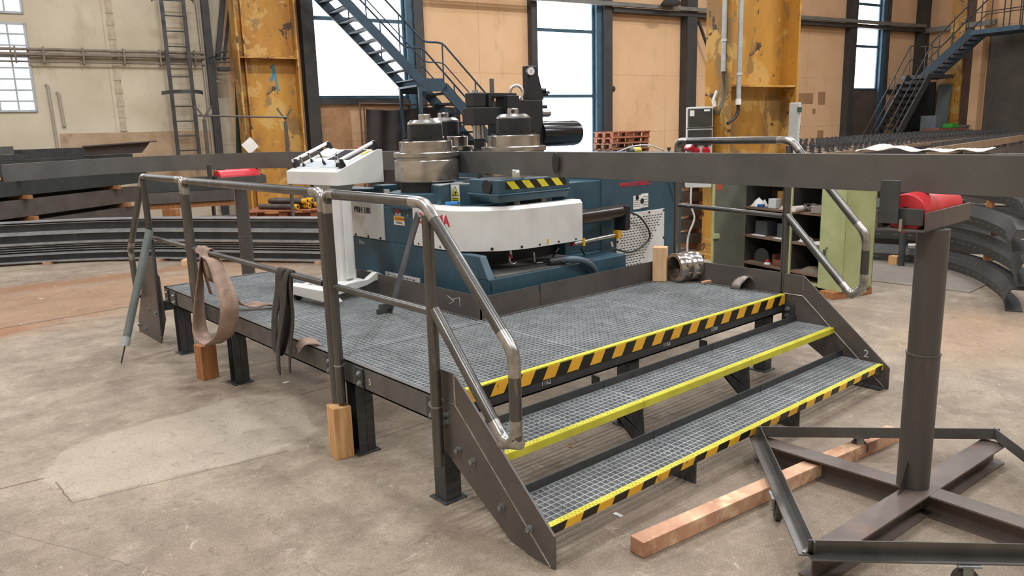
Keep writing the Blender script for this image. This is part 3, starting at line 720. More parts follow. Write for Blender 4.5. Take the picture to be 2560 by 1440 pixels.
# black profile support tower between the rear rolls
tw = part('tower_block', MB().box((2.26,1.99,1.15),(2.565,2.34,1.925)), M_black, mc, bev=.006)
part('gauge_pillar', plate(MB(), [(2.41,2.0,1.925),(2.585,2.0,1.925),(2.585,2.0,1.96),(2.51,2.0,2.19),(2.41,2.0,2.19)], (0,.06,0)), M_black, tw, bev=.004)
part('pressure_gauge', MB().lathe([(.034,0),(.034,.02),(.031,.024)], (2.44,1.998,2.145), 28, (-.5,-.86,0)), M_silver, tw)
part('gauge_dial', MB().lathe([(.028,.0242),(.028,.0255)], (2.44,1.998,2.145), 24, (-.5,-.86,0)), M_paper, tw)
part('gauge_needle', MB().beam((2.427,1.9755,2.132),(2.427,1.9755,2.160),.004,.002), M_txt, tw)
part('support_arm', MB().box((1.85,2.0,1.735),(2.26,2.14,1.868)), M_black, mc, bev=.006)
part('arm_head', MB().box((1.865,2.01,1.868),(1.985,2.13,1.98)), M_black, mc, bev=.01)
part('head_nut', MB().cyl((1.92,2.07,1.98),(1.92,2.07,1.998),.026,16), M_silver, mc)
mb = MB(); mb.box((2.0,2.0,1.945),(2.29,2.20,1.977)); mb.box((2.0,2.0,1.868),(2.03,2.20,1.945)); mb.box((2.15,1.95,1.80),(2.27,2.10,1.955))
part('clamp_bracket', mb, M_black, mc, bev=.004)
part('clamp_screw', MB().cyl((2.085,2.06,1.868),(2.085,2.06,2.085),.018,14), M_mill, mc)
part('vertical_shaft', MB().cyl((1.945,2.07,1.63),(1.945,2.07,1.74),.046,20), M_silver, mc)
part('vertical_shaft', MB().cyl((1.945,2.07,1.565),(1.945,2.07,1.63),.041,20), M_black, mc)
part('vertical_shaft', MB().cyl((1.945,2.07,1.30),(1.945,2.07,1.565),.024,12), M_mill, mc)
ring = [(2.305+.05*math.cos(t*PI/12)*.78, 2.02-.05*math.cos(t*PI/12)*.62, 1.982+.054*math.sin(t*PI/12)) for t in range(24)]
mb = MB().tube(ring, .0125, 12, closed=True); mb.cyl((2.305,2.02,1.915),(2.305,2.02,1.938),.022,16)
part('lifting_eye', mb, mat('polished_eye','d8d8d6','bcbcb8',6,.22,.9), tw)
part('main_cylinder', MB().lathe([(.107,0),(.107,.425),(.102,.45),(.08,.462)], (2.56,2.06,1.652), 40, (1,0,0)), mat('gloss_black_cylinder','202022','262524',4,.18,.25), mc)
part('support_rod', MB().cyl((2.56,2.10,1.824),(2.735,2.10,1.824),.034,20), M_silver, mc)
mb = MB()
for (x, z, r) in ((2.555,2.0,.018),(2.575,1.97,.014),(2.595,1.985,.012),(2.565,1.87,.014)): mb.cyl((x,2.03,z),(x+.05,1.99,z),r,8)
part('hose_fitting', mb, M_black, mc)

# bits lying on the tank top
solo('tool_cable', MB().tube(spline([(3.05,1.75,1.482),(3.02,1.60,1.484),(3.10,1.50,1.53),(3.28,1.47,1.535),(3.42,1.46,1.50),(3.50,1.48,1.482)], 7), .006, 8), M_grey, 'thin grey cable looped on top of the machine tank', 'cable')
gd = thing('angle_grinder', 'power tool with a yellow body lying on top of the machine tank', 'tool', (3.13,1.52,1.47))
part('motor_body', MB().lathe([(.022,0),(.026,.01),(.026,.075),(.02,.085)], (3.14,1.52,1.497), 16, (1,-.1,0)), mat('pale_yellow_tool','dcc45a','cdb54c',8,.4), gd)
part('gear_head', MB().lathe([(.024,0),(.024,.05)], (3.085,1.525,1.496), 14, (1,-.1,0)), M_mill, gd)
solo('black_rag', MB().sheet([[(2.64+i*.03,1.52+j*.05,1.478+.018*abs(math.sin(i*1.7+j*2.3))) for j in range(5)] for i in range(13)]), M_rubber, 'crumpled black cloth spread over the machine tank top', 'cloth', solid=.004)
solo('blue_cable', MB().tube(spline([(2.70,1.48,1.48),(2.78,1.44,1.487),(2.88,1.45,1.49),(2.97,1.50,1.482)], 6), .009, 8), mat('blue_cable','3a56a8','324c98',8,.5), 'blue hose end lying on the machine tank', 'hose')
solo('pink_rag', MB().sheet([[(2.68+i*.035,1.44+j*.03,1.477+.008*abs(math.sin(i*1.9+j))) for j in range(4)] for i in range(4)]), mat('pink_rag','d79a8e','c98a80',8,.8), 'small pink rag on the edge of the machine tank', 'rag', solid=.003)

# ================================================================== CONTROL CONSOLE
c0 = Vector((0.820,2.312,1.330))
th = .15; ux = Vector((math.cos(th),math.sin(th),0)); uy = Vector((-math.sin(th),math.cos(th),0))
CW, CD = .62, .44
cs = thing('control_console', 'white operator console on a wheeled pedestal with a sloping panel of levers', 'console', (c0+ux*.2+uy*.3).xy.to_3d()+Vector((0,0,HP)))
def cp(a, b, z): v = c0+ux*a+uy*b; return (v.x, v.y, z)
H0, H1 = 1.428, 1.575; BT = 1.33
hd = part('console_head', plate(MB(), [cp(0,0,BT),cp(CD,0,BT),cp(CD,0,H1),cp(CD-.05,0,H1),cp(0.04,0,H0)if False else cp(0,0,H0)], uy*CW), M_white, cs, bev=.004)
def sl_(a): return H0+(H1-H0)*a/(CD-.05)
nz = Vector((0,0,1)); sx = Vector(cp(CD-.05,0,H1))-Vector(cp(0,0,H0)); sx.normalize(); sn = sx.cross(uy); sn = sn if sn.z > 0 else -sn
def sp(a, b, h=0.0): return Vector(cp(a, b, sl_(a)))+sn*h
def slab(a0,a1,b0,b1,h,t): 
    q = [sp(a0,b0,h-t),sp(a1,b0,h-t),sp(a1,b1,h-t),sp(a0,b1,h-t),sp(a0,b0,h),sp(a1,b0,h),sp(a1,b1,h),sp(a0,b1,h)]; return MB().hexa(q)
part('panel_plate', slab(.05,.36,.05,CW-.05,.002,.004), M_grey, cs)
part('legend_plate', slab(.07,.17,.33,CW-.07,.0035,.002), mat('console_legend','aab0b6','9aa1a8',9,.5), cs)
part('legend_plate', slab(.07,.17,.09,.30,.0035,.002), mat('console_legend'  ,'aab0b6'), cs)
sc_ = part('display_screen', slab(.20,.37,.10,.36,.006,.006), mat('display_glass','34384a','2b2f40',3,.12), cs)
part('yellow_sticker', slab(.29,.36,.045,.085,.004,.002), M_ysign, cs)
for (a, b) in ((.085,.09),(.115,.28),(.15,.34),(.085,.50),(.16,.50),(.14,.13)):
    lv = part('lever', MB().cyl(sp(a,b,.0), sp(a,b,.028), .014, 12, r2=.006), M_black, cs)
    part('lever_stick', MB().cyl(sp(a,b,.028), sp(a-.004,b,.07), .0035, 8), M_silver, lv)
    part('lever_knob', MB().lathe([(.003,-.008),(.008,-.003),(.008,.003),(.003,.008)], sp(a-.004,b,.072), 10), M_black, lv)
for b, nm in ((.025,'right'),(CW-.035,'left')):
    gh = part('guard_rail', MB().cyl(sp(.06,b,.055), sp(.40,b,.055), .013, 16), mat('white_guard_bar','e8e8e6','dcdcda',5,.3), cs)
    for a in (.055,.375):
        part('rail_bracket', plate(MB(), [sp(a,b-.02,0),sp(a+.045,b-.02,0),sp(a+.035,b-.02,.06),sp(a+.01,b-.02,.07)], uy*.04), M_black, gh, bev=.004)
rr_ = random.Random(3); rows = [[tuple(sp(.24+.13*i/8, .40+.16*j/8, .004+(.032*max(0,math.sin(PI*i/8)*math.sin(PI*j/8))**.35*(.25+1.1*rr_.random()) if 0 < i < 8 and 0 < j < 8 else 0))) for j in range(9)] for i in range(9)]
solo('paper_bag', MB().sheet(rows), M_paper, 'crumpled white paper bag on top of the control console', 'bag', solid=.003)
part('emergency_button', MB().lathe([(.014,0),(.014,.018),(.01,.024)], sp(.38,.20,.003), 14, sn), M_redp, cs)
part('head_support', plate(MB(), [cp(.06,.18,BT),cp(.30,.18,BT),cp(.26,.18,BT-.06),cp(.10,.18,BT-.06)], uy*.20), M_grey, cs)
# pedestal column and feet
k0 = Vector((0.803,2.233,0.655)); 
def kp(a, b, z): v = k0+ux*a+uy*b; return (v.x, v.y, z)
mb = MB().hexa([kp(-.02,.02,.64),kp(.10,.02,.64),kp(.10,.20,.64),kp(-.02,.20,.64),kp(-.02,.02,BT-.04),kp(.10,.02,BT-.04),kp(.10,.20,BT-.04),kp(-.02,.20,BT-.04)])
part('column', mb, M_white, cs, bev=.004)
part('column_cover', MB().hexa([kp(.01,.0,.66),kp(.07,.0,.66),kp(.07,.02,.66),kp(.01,.02,.66),kp(.01,.0,BT-.06),kp(.07,.0,BT-.06),kp(.07,.02,BT-.06),kp(.01,.02,BT-.06)]), M_white, cs, bev=.002)
part('base_plate', MB().hexa([kp(-.14,-.02,.615),kp(.14,-.02,.615),kp(.14,.24,.615),kp(-.14,.24,.615),kp(-.13,-.01,.645),kp(.13,-.01,.645),kp(.13,.23,.645),kp(-.13,.23,.645)]), M_white, cs, bev=.003)
ft0 = [(a, z) for a, z in ((-.20,.575),(-.20,.64),(.05,.65),(.20,.645),(.30,.60),(.42,.60),(.42,.555),(.30,.545),(.20,.60),(.02,.585))]
part('foot', plate(MB(), [kp(.0+a,-.06,z) for a,z in ((-.22,.565),(-.22,.63),(.06,.645),(.14,.64),(.23,.685),(.34,.63),(.44,.632),(.45,.575),(.33,.565),(.22,.625),(.13,.60))], uy*.05), M_white, cs, bev=.003)
part('foot', plate(MB(), [kp(-.30,b,z) for b,z in ((-.20,.56),(-.12,.60),(-.20,.64),(.34,.635),(.34,.575),(-.12,.56))], ux*.10), M_white, cs, bev=.003)
part('foot', plate(MB(), [kp(.0+a,.24,z) for a,z in ((-.22,.565),(-.22,.63),(.14,.64),(.23,.685),(.34,.63),(.44,.632),(.45,.575),(.33,.565),(.22,.625),(.13,.60))], uy*.05), M_white, cs, bev=.003)
for (a, b) in ((-.25,.26),(-.24,-.08),(.42,-.035),(.42,.27)):
    v = Vector(kp(a,b,HP+.03)); w = part('caster', MB().cyl(v-uy*.014, v+uy*.014, .0295, 18), M_rubber, cs)
    part('caster_fork', MB().beam(v+Vector((0,0,.01)), v+Vector((0,0,.045)), .036, .03, (1,0,0)), M_silver, w)

# ================================================================== WORKPIECE (the section being bent)
WB = [(1.38,-3.9),(1.436,-2.6),(1.48,-1.79),(1.51,-1.14),(1.55,-.48),(1.59,.18),(1.62,.83),(1.66,1.49),(1.69,2.15),(1.71,2.72),(1.664,3.290,1.550),(1.603,3.750,1.552),(1.548,4.244,1.553),(1.436,4.719,1.545),(1.242,5.144,1.548),(0.826,5.600,1.542),(0.333,5.864,1.533),(-0.216,5.822,1.514),(-0.719,5.662,1.503)]
WPATH = spline([(p[0],p[1],0) for p in WB], 6)
L = len(WPATH)
path = []
for i, p in enumerate(WPATH):
    t = max(0,(i-66)/(L-1-66)); path.append((p.x, p.y, 1.4645-.036*t*t))
prof = [(-.0125,-.0795),(.0125,-.0795),(.0125,.0795),(-.0125,.0795)]
wp = thing('steel_profile', 'long dark steel flat bar on edge passing between the rolls and over both roller stands', 'steel bar', (path[20][0],path[20][1],1.36))
part('flat_bar', MB().sweep(prof, path), mat('workpiece_steel','62605e','565452',4,.42,.3,c3='6c6967',s3=60,lo3=.6,hi3=.8), wp, bev=.0015)
part('oil_mark', MB().prism([(.30+.032*math.cos(t*PI/8), 1.475+.068*math.sin(t*PI/8)) for t in range(16)], lambda p,q,t: (1.60+(.86-.30+p-.83)*.06+t,.56+p,q), -.0150, -.0140), mat('oil_stain','3b3736','353231',8,.35,.3), wp)

# ================================================================== ROLLER STANDS
def stand_head(root, cx, cy, rot, zt, M0=None, guide=True):
    "trough, red roller, guide plate, all along local x; centre cx, cy"
    M = Matrix.Translation((cx,cy,0)) @ Matrix.Rotation(rot,4,'Z')
    zc = zt-.08; zb = zt-.150
    mb = MB(); mb.box((-.26,-.098,zb),(.26,.098,zb+.008)); mb.box((-.26,-.098,zb),(.26,-.090,zb+.08)); mb.box((-.26,.090,zb),(.26,.098,zb+.08))
    tr = part('trough', mb.tf(M), M_brown, root, bev=.0015)
    rl = part('roller', MB().lathe([(.074,-.215),(.080,-.21),(.080,.21),(.074,.215)], (0,0,zc), 40, (1,0,0)).tf(M), M_red, root, sharp=28)
    mb = MB().lathe([(.026,-.222),(.026,.222)], (0,0,zc), 16, (1,0,0)); part('axle', mb.tf(M), M_black, rl)
    for s in (-1,1): part('axle_plate', MB().box((s*.236-.005,-.078,zb+.025),(s*.236+.005,.03,zb+.092)).tf(M), M_dark, root, bev=.002)
    part('rib', MB().box((-.262,-.006,zb),(-.225,.006,zb+.05)).tf(M), M_bright, tr)
    if guide:
        mb = MB().box((-.268,.010,zb+.03),(-.256,.086,zb+.205)); part('guide_plate', mb.tf(M), M_dark, root, bev=.002)
    return zb
M_pst = mat('dark_tube_post','585350','494542',3,.42,.35,c3='6b6560',s3=14,lo3=.6,hi3=.75,sc=(1,1,.2))
s1 = thing('roller_stand', 'heavy roller stand with red roller on a welded cross of beams at the right front', 'roller stand', (1.49,-1.47,0))
SXc, SYc = 1.49, -1.465
zb = stand_head(s1, 1.585, -1.39, .03, 1.392)
part('post', MB().cyl((SXc,SYc,.10),(SXc,SYc,.71),.066,20), M_pst, s1)
part('post', MB().cyl((SXc,SYc,.66),(SXc,SYc,zb),.0625,20), M_pst, s1)
part('weld_seam', MB().tube([(SXc,SYc,.704),(SXc,SYc,.712)], .069, 20), M_brown, s1)
zc_ = .105
arms = [(1.475,-0.722,0.100),(2.259,-1.550,0.100),(0.630,-1.452,0.100)]
arms.append((arms[1][0]+arms[2][0]-arms[0][0]+.03, arms[1][1]+arms[2][1]-arms[0][1]-.02, .10))
cc = Vector((SXc,SYc,0))
def ibeam(a, b, h, w, tf_=.008, tw_=.007, z0=0.0):
    prof = [(-w/2,0),(w/2,0),(w/2,tf_),(tw_/2,tf_),(tw_/2,h-tf_),(w/2,h-tf_),(w/2,h),(-w/2,h),(-w/2,h-tf_),(-tw_/2,h-tf_),(-tw_/2,tf_),(-w/2,tf_)]
    return MB().sweep(prof, [(a[0],a[1],z0),(b[0],b[1],z0)])
A0,A1,A2,A3 = [Vector((p[0],p[1],0)) for p in arms]
M_rust = mat('rust_brown_beam', '6d6058', '574c46', 3, .5, .25, c3='75523f', s3=5, lo3=.6, hi3=.8, rv=.2)
part('cross_beam', ibeam(A0, cc+(A0-cc).normalized()*.02, .10, .105), M_rust, s1)
part('cross_beam', ibeam(cc+(A3-cc).normalized()*.05, A3, .10, .105), M_rust, s1)
part('cross_beam', ibeam(A2, A1, .101, .11), M_rust, s1)
g = (A2-cc).normalized(); 
part('gusset', plate(MB(), [cc+g*.068+Vector((0,0,.10)), cc+g*.15+Vector((0,0,.10)), cc+g*.068+Vector((0,0,.235))], (.007,.002,0)), M_rail, s1)
g = (A1-cc).normalized(); part('gusset', plate(MB(), [cc+g*.068+Vector((0,0,.10)), cc+g*.13+Vector((0,0,.10)), cc+g*.068+Vector((0,0,.18))], (-.007,.002,0)), M_rail, s1)
# square ring of angle steel welded on the arm ends
ring = [A0+(A0-cc).normalized()*.0, A1, A3, A2]
zr_ = .113
for i in range(4):
    p = ring[i].copy(); q = ring[(i+1)%4].copy(); d = (q-p).normalized(); out = Vector((-d.y,d.x,0))
    if out.dot((p+q)/2-cc) < 0: out = -out
    mb = MB(); p2 = p-d*.02; q2 = q+d*.02
    z = Vector((0,0,zr_)); inn = -out
    up = Vector((0,0,.072))
    if i == 0: a_, b_ = out*-.0, out*.0
    mb.beam(p2+z+Vector((0,0,.028)), q2+z+Vector((0,0,.028)), .006, .056)
    mb.beam(p2+z+out*.028+Vector((0,0,.003)), q2+z+out*.028+Vector((0,0,.003)), .056, .006)
    part('frame_angle', mb, M_rail if i in (2,3) else M_mill, s1, bev=.0015)
    mid = p.lerp(q, (.44,.5,.55,.42)[i]) + out*.035
    fk = part('caster', MB().cyl(mid+Vector((0,0,.0455))+out*.013, mid+Vector((0,0,.0455))-out*.013, .045, 24), mat('brown_caster_tyre','4f4740','443d37',8,.6), s1)
    mb = MB(); mb.box((-.04,-.032,.106),(.04,.032,.1125)); mb.box((-.018,-.021,.036),(.018,-.016,.107)); mb.box((-.018,.016,.036),(.018,.021,.107)); mb.cyl((0,-.027,.0455),(0,.027,.0455),.007,8)
    Mf = Matrix.Translation(mid) @ Matrix.Rotation(math.atan2(d.y,d.x),4,'Z')
    part('caster_fork', mb.tf(Mf), M_bolt, fk)
for p in ring: part('weld_seam', MB().beam(p+Vector((-.03,.02,zr_+.004)), p+Vector((.03,.025,zr_+.004)), .014, .012), M_bright, s1)

# left roller stand beyond the platform
pL = Vector((1.171,4.943,1.075)); 
s2_ = thing('roller_stand', 'roller stand with a red roller standing beyond the far left end of the platform', 'roller stand', (pL.x,pL.y,0))
zb = stand_head(s2_, pL.x-.02, pL.y, .12, 1.385, guide=True)
part('post', MB().cyl((pL.x,pL.y,.10),(pL.x,pL.y,.71),.066,20), M_pst, s2_)
part('post', MB().cyl((pL.x,pL.y,.66),(pL.x,pL.y,zb),.0625,20), M_pst, s2_)
part('weld_seam', MB().tube([(pL.x,pL.y,.704),(pL.x,pL.y,.712)], .069, 20), M_mill, s2_)
c2 = Vector((pL.x,pL.y,0))
for k_ in range(2):
    d = Vector((math.cos(.6+k_*PI/2), math.sin(.6+k_*PI/2), 0))
    part('cross_beam', ibeam(c2-d*.55, c2+d*.55, .10+.001*k_, .10), M_rust, s2_)

# ------------------------------------------------------------------ steel ring and scrap on the platform
rc = Vector((3.034,0.953,0.520)); ax = Vector((.93,-.34,0)).normalized()
rc = Vector((2.90, .800, HP+.112))
mb = MB(); n = 48
def ringm(r0, r1, l0, l1): return MB().lathe([(r1,l0),(r0-.004,l0),(r0,l0+.004),(r0,l1-.004),(r0-.004,l1),(r1,l1)], rc, 56, ax)
sb = thing('steel_ring', 'short bored steel ring lying on its side on the grating behind the wooden block', 'steel ring', (rc.x,rc.y,HP))
mb = MB(); prof = [(.083,-.10),(.108,-.10),(.112,-.094),(.112,.005),(.109,.008),(.109,.012),(.112,.015),(.112,.094),(.108,.10),(.083,.10)]
b = len(mb.v); Mx = Vector((0,0,1)).rotation_difference(ax).to_matrix(); vs = []
for (r, z) in prof:
    for k_ in range(56): t = 2*PI*k_/56; vs.append(rc+Mx@Vector((r*math.cos(t),r*math.sin(t),z)))
fs = []
for i in range(len(prof)):
    j = (i+1)%len(prof)
    for k_ in range(56): l = (k_+1)%56; fs.append((i*56+k_,i*56+l,j*56+l,j*56+k_))
mb.add(vs, fs, True)
part('ring_body', mb, M_chrome, sb)
mb = MB()
for k_ in range(8):
    t = k_*PI/4+.2
    for z in (-.05,.055): dr = Mx@Vector((math.cos(t),math.sin(t),0)); c = rc+ax*z+dr*.1118; mb.cyl(c, c+dr*.0012, .008, 10)
part('grub_hole', mb, M_black, sb)
mb = MB()
solo('steel_chock', MB().beam(rc+Vector((-.02,-.17,-.101)), rc+Vector((.12,-.19,-.101)), .03, .02), M_wood3, 'small brown wooden wedge beside the steel ring on the grating', 'wedge', bev=.003)
sp_ = Vector((2.938,0.304,0.520))
rows = []
for i in range(9):
    r = []
    for j in range(9):
        a = -1+2*i/8; b = j/8; h = max(0,.095*(1-abs(a)**1.6))*(1-.25*b)+.006*math.sin(i*2.1+j*1.7)
        r.append((sp_.x+a*.075+.015*math.sin(j), sp_.y-.05+b*.15+.01*math.sin(i*1.3), HP+.004+h))
    rows.append(r)
solo('bent_scrap', MB().sheet(rows).tf(Matrix.Translation(sp_) @ Matrix.Rotation(-.5,4,'Z') @ Matrix.Translation(-sp_)), mat('scrap_sheet','a39a93','857a72',14,.4,.6,c3='6b5346',s3=18,lo3=.58,hi3=.7), 'crumpled scrap of bent sheet steel on the grating near the right handrail', 'scrap metal', solid=.003)

SKY = 5.5; LAMP = 300.0

# ================================================================== THE HALL
TW = -.19; cw, sw = math.cos(TW), math.sin(TW)
WM = Matrix(((cw,-sw,0,3.27),(sw,cw,0,14.0),(0,0,1,0),(0,0,0,1)))      # wall frame: x along the back wall, -y into the hall
def wp_(s, y, z): return tuple(WM @ Vector((s,y,z)))
ES = 25.4; HT = 9.0; SLX = -9.0; FRY = -27.0
def floor_mat():
    m = bpy.data.materials.new('worn_concrete_floor'); t = NT(m); P = t.tc.outputs['Object']
    base = t.mix(t.ramp(t.noise(.55,6,.6,dist=.6), .36, .66), srgb('a0927f'), srgb('827362'))
    base = t.mix(t.ramp(t.noise(2.6,6,.65), .42, .75), base, srgb('695a4c'))
    base = t.mix(t.math('MULTIPLY', t.ramp(t.noise(7,6,.7), .5, .72), .55), base, srgb('ad9e8b'))
    base = t.mix(t.math('MULTIPLY', t.ramp(t.noise(30,5,.7), .50, .70), .35), base, srgb('5b4d41'))
    base = t.mix(t.math('MULTIPLY', t.ramp(t.noise(1.1,7,.7,dist=1.2), .5, .72), .5), base, srgb('675a4e'))
    base = t.mix(t.math('MULTIPLY', t.ramp(t.noise(5,6,.7,sc=(.7,1.2,1)), .54, .68), .35), base, srgb('b0a18d'))
    def blob(cx, cy, rx, ry, rot, soft=.25, wob=.5, nz=1.2):
        mp = t.n('ShaderNodeMapping', vector_type='TEXTURE'); t.l(P, mp.inputs[0])
        mp.inputs['Location'].default_value = (cx,cy,0); mp.inputs['Rotation'].default_value = (0,0,rot); mp.inputs['Scale'].default_value = (rx,ry,1)
        ln = t.n('ShaderNodeVectorMath', operation='LENGTH'); t.l(mp.outputs[0], ln.inputs[0])
        d = t.math('ADD', ln.outputs['Value'], t.math('MULTIPLY', t.math('SUBTRACT', t.noise(nz,5,.6), .5), wob))
        return t.ramp(d, 1-soft, 1+soft*.2, (1,1,1,1), (0,0,0,1))
    def poly(pts, wob=.06, soft=.05):
        "convex patch: product of half planes with ragged edges"
        nzv = t.math('MULTIPLY', t.math('SUBTRACT', t.noise(3.0,6,.65), .5), wob*2); f = None
        cx = sum(p[0] for p in pts)/len(pts); cy = sum(p[1] for p in pts)/len(pts)
        sep = t.n('ShaderNodeSeparateXYZ'); t.l(P, sep.inputs[0])
        for i in range(len(pts)):
            a, b = pts[i], pts[(i+1)%len(pts)]; nx, ny = -(b[1]-a[1]), b[0]-a[0]; l = math.hypot(nx,ny); nx/=l; ny/=l
            if (cx-a[0])*nx+(cy-a[1])*ny < 0: nx, ny = -nx, -ny
            d = t.math('ADD', t.math('ADD', t.math('MULTIPLY', sep.outputs[0], nx), t.math('MULTIPLY', sep.outputs[1], ny)), -(a[0]*nx+a[1]*ny))
            g = t.ramp(t.math('ADD', d, nzv), 0, soft); f = g if f is None else t.math('MULTIPLY', f, g)
        return f
    # pale repaired patch in front of the platform, rusty area on the left, darker brown areas by the stand, steps and platform
    pt = [(-1.351,1.727,0.000),(-1.270,1.283,0.000),(-0.286,1.128,0.000),(0.024,1.263,0.000),(0.196,1.927,0.000),(-0.133,2.321,0.000),(-0.763,2.143,0.000),(-1.155,2.110,0.000)]
    base = t.mix(t.math('MULTIPLY', poly(pt,.09,.03), t.math('ADD', t.math('MULTIPLY', t.noise(2.2,6,.65), .7), .28)), base, srgb('aa9f8e'))
    for (c, rx, ry, rot, col, k) in (((-.6,6.6),3.6,1.6,.0,'8f6642',.62), ((-1.6,5.4),1.9,.30,.25,'8a5228',.7), ((-1.0,7.9),4.0,.40,.0,'84532c',.7), ((2.3,7.7),1.5,1.0,.4,'8b6444',.5),
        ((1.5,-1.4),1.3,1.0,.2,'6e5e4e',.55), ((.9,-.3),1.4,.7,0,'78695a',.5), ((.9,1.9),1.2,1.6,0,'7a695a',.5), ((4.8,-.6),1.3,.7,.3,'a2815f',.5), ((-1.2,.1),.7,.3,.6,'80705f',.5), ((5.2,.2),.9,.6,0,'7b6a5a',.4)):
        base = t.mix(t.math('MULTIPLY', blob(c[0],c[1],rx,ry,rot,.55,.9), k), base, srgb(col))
    # expansion joints and cracks
    sep = t.n('ShaderNodeSeparateXYZ'); t.l(P, sep.inputs[0])
    wv = t.math('MULTIPLY', t.math('SUBTRACT', t.noise(4,5,.6), .5), .05)
    def line(a, b, w=.012, ext=0.0, wob=1.0):
        dx, dy = b[0]-a[0], b[1]-a[1]; l = math.hypot(dx,dy); dx/=l; dy/=l
        u = t.math('ADD', t.math('ADD', t.math('MULTIPLY', sep.outputs[0], dx), t.math('MULTIPLY', sep.outputs[1], dy)), -(a[0]*dx+a[1]*dy))
        v = t.math('ADD', t.math('ADD', t.math('MULTIPLY', sep.outputs[0], -dy), t.math('MULTIPLY', sep.outputs[1], dx)), -(-a[0]*dy+a[1]*dx))
        v = t.math('ABSOLUTE', t.math('ADD', v, t.math('MULTIPLY', wv, wob)))
        return t.math('MULTIPLY', t.math('MULTIPLY', t.math('LESS_THAN', v, w), t.math('GREATER_THAN', u, -ext)), t.math('LESS_THAN', u, l+ext))
    for (a, b, w, col, wob) in (((-0.926,5.732,0.000),(0.315,5.826,0.000),.016,'40332a',0), ((-0.560,8.292,0.000),(1.042,8.482,0.000),.012,'4a3526',0), ((-1.273,1.269,0.000),(-0.250,1.107,0.000),.004,'52463b',.8), ((-1.503,1.699,0.000),(-1.312,1.689,0.000),.008,'57412e',.6), ((-1.277,1.590,0.000),(-1.274,1.281,0.000),.004,'5a4c40',.7), ((-1.573,1.209,0.000),(-1.141,0.293,0.000),.003,'6a5b4d',1), ((2.423,-0.560,0.000),(3.093,-0.879,0.000),.004,'64533f',1)):
        base = t.mix(t.math('MULTIPLY', line(a,b,w,0,wob), .85), base, srgb(col))
    base = t.mix(t.math('MULTIPLY', t.ramp(t.noise(90,4,.7), .46, .66), .42), base, srgb('5e5043'))
    base = t.mix(t.math('MULTIPLY', t.ramp(t.noise(140,3,.7), .55, .66), .40), base, srgb('c4b8a6'))
    base = t.mix(t.math('MULTIPLY', t.ramp(t.noise(13,7,.72,dist=.8), .57, .66), .55), base, srgb('5f5245'))
    base = t.mix(t.math('MULTIPLY', t.ramp(t.noise(9,7,.72,dist=1.0), .62, .68), .5), base, srgb('c2b6a3'))
    # pale specks and paint drops
    base = t.mix(t.ramp(t.noise(16,3,.6), .74, .765), base, srgb('cfc6b8'))
    base = t.mix(t.ramp(t.noise(70,2,.5), .76, .78), base, srgb('d8d2c8'))
    t.set('Base Color', base); t.set('Roughness', t.math('MULTIPLY_ADD', t.noise(3,4,.6), .25, .55)); t.set('Specular IOR Level', .35)
    t.bump(t.math('ADD', t.noise(45,5,.65), t.math('MULTIPLY', t.noise(6,4,.6), 1.5)), .25, .006)
    return m
M_floor = floor_mat()
fl = struct('floor', MB().box((SLX-.2,FRY-.2,-.12),(ES+.2,.3,0)).tf(WM), M_floor); 
# keep floor texture in world coordinates: origin of the slab at the world origin
for v in fl.data.vertices: v.co += fl.location
fl.location = (0,0,0)

def wall_mat(name, c1, c2, stain, top=None):
    m = bpy.data.materials.new(name); t = NT(m)
    col = t.mix(t.ramp(t.noise(.8,6,.6), .35, .7), srgb(c1), srgb(c2))
    col = t.mix(t.math('MULTIPLY', t.ramp(t.noise(1.6,6,.7,sc=(1,1,.35)), .56, .8), .6), col, srgb(stain))
    col = t.mix(t.math('MULTIPLY', t.ramp(t.noise(9,6,.7), .6, .8), .35), col, srgb(stain))
    # panel joints every 3 m and 2 m
    bt = t.n('ShaderNodeTexBrick'); bt.offset = 0; t.l(t.tc.outputs['Object'], bt.inputs['Vector'])
    mp = t.n('ShaderNodeMapping'); t.l(t.tc.outputs['Object'], mp.inputs[0]); mp.inputs['Rotation'].default_value = (PI/2,0,0); t.l(mp.outputs[0], bt.inputs['Vector'])
    bt.inputs['Scale'].default_value = 1; bt.inputs['Brick Width'].default_value = 3.0; bt.inputs['Row Height'].default_value = 1.55; bt.inputs['Mortar Size'].default_value = .010
    bt.inputs['Color1'].default_value = bt.inputs['Color2'].default_value = (0,0,0,1); bt.inputs['Mortar'].default_value = (1,1,1,1)
    col = t.mix(t.math('MULTIPLY', bt.outputs['Color'], t.math('MULTIPLY', t.noise(2.5,4,.6), .7)), col, srgb(stain))
    t.set('Base Color', col); t.set('Roughness', .85); t.bump(t.noise(25,5,.6), .15, .01); return m
M_ww = wall_mat('cream_wall_paint', 'ccbfa9', 'b6a890', '84765f')
M_wo = wall_mat('salmon_wall_paint', 'e0b88f', 'd6ab80', '9a7757')
M_wr = wall_mat('salmon_end_wall_paint', 'dbb287', 'cda277', '917152')
M_ceil = mat('grey_roof_sheet', '8e8a84', '7f7b75', 1.5, .8)
def wallbox(name, a, b, m): 
    mb = MB().box(a, b); c = Vector(((a[0]+b[0])/2,(a[1]+b[1])/2,a[2])); o = struct(name, mb.tf(Matrix.Translation(-c)), m); o.matrix_world = WM @ Matrix.Translation(c) @ Matrix.Translation(o.location); return o
wallbox('wall_left', (SLX,0,0), (1.42,.25,HT), M_ww)
wallbox('wall_back', (1.42,0,0), (ES,.25,HT), M_wo)
wallbox('wall_right', (ES,FRY,0), (ES+.25,.25,HT), M_wr)
wallbox('wall_rear_left', (SLX-.25,FRY,0), (SLX,.25,HT), M_ww)
wallbox('wall_front', (SLX,FRY-.25,0), (ES,FRY,HT), M_ww)
